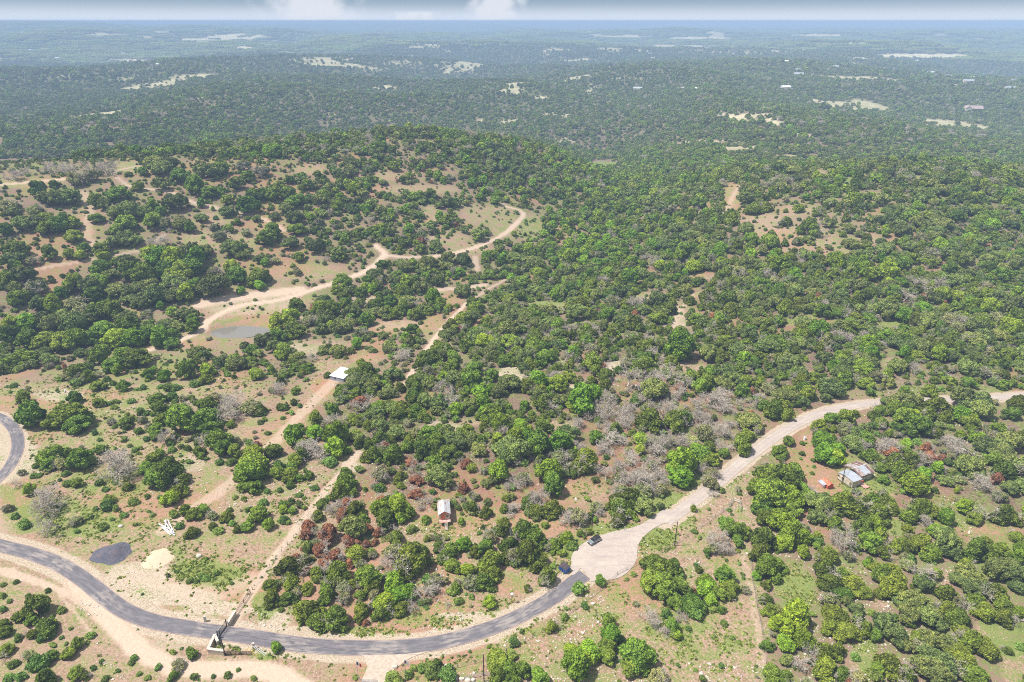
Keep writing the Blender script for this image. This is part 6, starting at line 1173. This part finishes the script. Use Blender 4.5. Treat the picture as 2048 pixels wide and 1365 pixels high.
# --- lumber
for k, (a, b_, l) in enumerate((((532, 930), (552, 915), 'longest grey log lying right of the yellow green tree'), ((536, 933), (556, 920), 'middle grey log lying right of the yellow green tree'), ((541, 935), (556, 925), 'shortest grey log lying right of the yellow green tree'))):
    p, q = G1(*a), G1(*b_); o = MB().tube((0, 0, .22), (q.x - p.x, q.y - p.y, .22 + q.z - p.z), .2, n=7).build('log', M['wood']); o.location = p; tag(o, l, 'log', 'logs lying together')
c = G1(1609, 880); t = empty('water_tank', c); tag(t, 'small white tank by the pale road and junipers', 'tank'); MB().tube((0, 0, 0), (0, 0, 1.3), .5, n=14).build('body', M['pvc'], t); MB().tube((0, 0, 1.3), (0, 0, 1.5), .3, .12, 10).build('lid', M['galv'], t)

# --- far houses
FAR = [(1570, 179, 22, 'white house amid trees, nearest of the far white houses in the middle right'), (1597, 152, 18, 'long low pale house at the left of the far cluster'), (1594, 143, 14, 'pale shed just above the long low far house'), (1570, 126, 12, 'small white roof far above the left cluster'), (1669, 137, 15, 'white far house in the middle of the upper cluster'), (1685, 136, 10, 'small white roof right of the upper cluster house'), (1859, 150, 21, 'long grey barn roof in the far trees on the right'),
       (1895, 155, 12, 'blue grey roof right of the long far barn'), (1936, 166, 20, 'wide low roofs in the far farmyard on the right'), (1945, 158, 10, 'small roof above the far farmyard'), (2025, 164, 13, 'blue grey barn at the right edge of the far farms'), (2019, 180, 20, 'pale house among trees near the right edge'), (1389, 181, 11, 'low white roof left of the bare far slope'), (1363, 180, 9, 'smallest low white roof beside the bare far slope'), (1275, 181, 17, 'white oval roof in the far middle woods'),
       (1833, 124, 10, 'tiny white roof under the bright far pasture'), (1973, 121, 8, 'tiny white roof at the right end of the bright pasture'), (1509, 119, 8, 'small white building left of the dark far woods'), (1609, 102, 9, 'tiny white building on the high far plain'), (1628, 101, 11, 'pale building beside the tiny white one on the high plain'), (1721, 118, 6, 'white speck of a house on the green far strip'),  # the bright pasture is a far strip painted sunlit in the ground colour
       (171, 139, 9, 'small white farmhouse in the far fields on the left'), (420, 110, 8, 'white house far beyond the left fields'), (246, 109, 9, 'white house at the foot of the far left hills'), (318, 132, 10, 'white farmhouse right of the pale far field'), (60, 103, 9, 'white roofs at the far left edge of the valley'), (115, 118, 8, 'tiny white house in the far left valley'), (1305, 118, 7, 'white speck at the end of the far ridge road'), (1300, 110, 10, 'pale building by the far ridge road')]
for k, (x_, y_, w_, l) in enumerate(FAR):
    c = G1(x_, y_); _, _, dep = proj(c.x, c.y, c.z); L_ = w_ * float(dep) / F; L_ = min(L_, 70); r = random.Random(k); t = empty('farm_house', (c.x, c.y, c.z), r.uniform(-.5, .5)); tag(t, l, 'house', 'pale farm houses in the far woods')
    Wd = L_ * .5; h = 4.5 + L_ * .05; walls(L_ * .94, Wd * .9, h, h + Wd * .26).build('wall', M['housewall'], t); gable_roof(MB(), L_ * .94, Wd * .9, h + .1, h + .1 + Wd * .27, .7, .3).build('roof', M['tin' if k % 3 else 'whiteroof'], t)
def big_house():
    c = G1(1945, 222); t = empty('stone_house', c, R(-14)); tag(t, 'large pale house with pinkish roof standing on the far right hillside', 'house'); _, _, dep = proj(c.x, c.y, c.z); s = float(dep) * 32 / F
    L_ = s; Wd = s * .42; h = s * .16; walls(L_, Wd, h, h + Wd * .36).build('wall', M['housewall'], t); gable_roof(MB(), L_, Wd, h, h + Wd * .38, .8, .3).build('roof', M['houseroof'], t)
    w = walls(Wd * .8, s * .30, h * 1.3, h * 1.3 + s * .09); o = w.build('wing', M['housewall'], t); o.location = (-s * .36, -Wd * .55, 0); o.rotation_euler = (0, 0, R(90)); rf = gable_roof(MB(), Wd * .8, s * .3, h * 1.3 + .05, h * 1.3 + s * .1, .6, .3).build('wing_roof', M['houseroof'], t); rf.location = o.location; rf.rotation_euler = o.rotation_euler
    for k in range(4): MB().box((s * (.02 + .13 * k), -Wd / 2 - .1, h * .5), (s * .07, .3, h * .62)).build('window', M['window'], t)
    MB().box((s * .2, 0, h + Wd * .4), (s * .05, s * .05, s * .12)).build('chimney', M['cream'], t)
big_house()
# --- air
hb = bpy.data.materials.new('air'); hb.use_nodes = True; nt = hb.node_tree
for n in list(nt.nodes):
    if n.type != 'OUTPUT_MATERIAL': nt.nodes.remove(n)
pv = nt.nodes.new('ShaderNodeVolumePrincipled'); pv.inputs['Color'].default_value = (.52, .72, 1.0, 1); pv.inputs['Density'].default_value = 2.2e-4; pv.inputs['Anisotropy'].default_value = -0.1
nt.links.new(pv.outputs[0], nt.nodes['Material Output'].inputs['Volume'])
b = MB(); b.box((0, 36000, 0), (190000, 80000, 1)); hz = b.build('haze', hb); hz.data.vertices.foreach_set('co', [c_ for v in [(x, y, z) for z in (-260.0, CAMZ + 3) for x, y in ((-95000, -4000), (95000, -4000), (95000, 76000), (-95000, 76000))] for c_ in v]); tag(hz, 'blue haze lying over the whole landscape', kind='stuff')
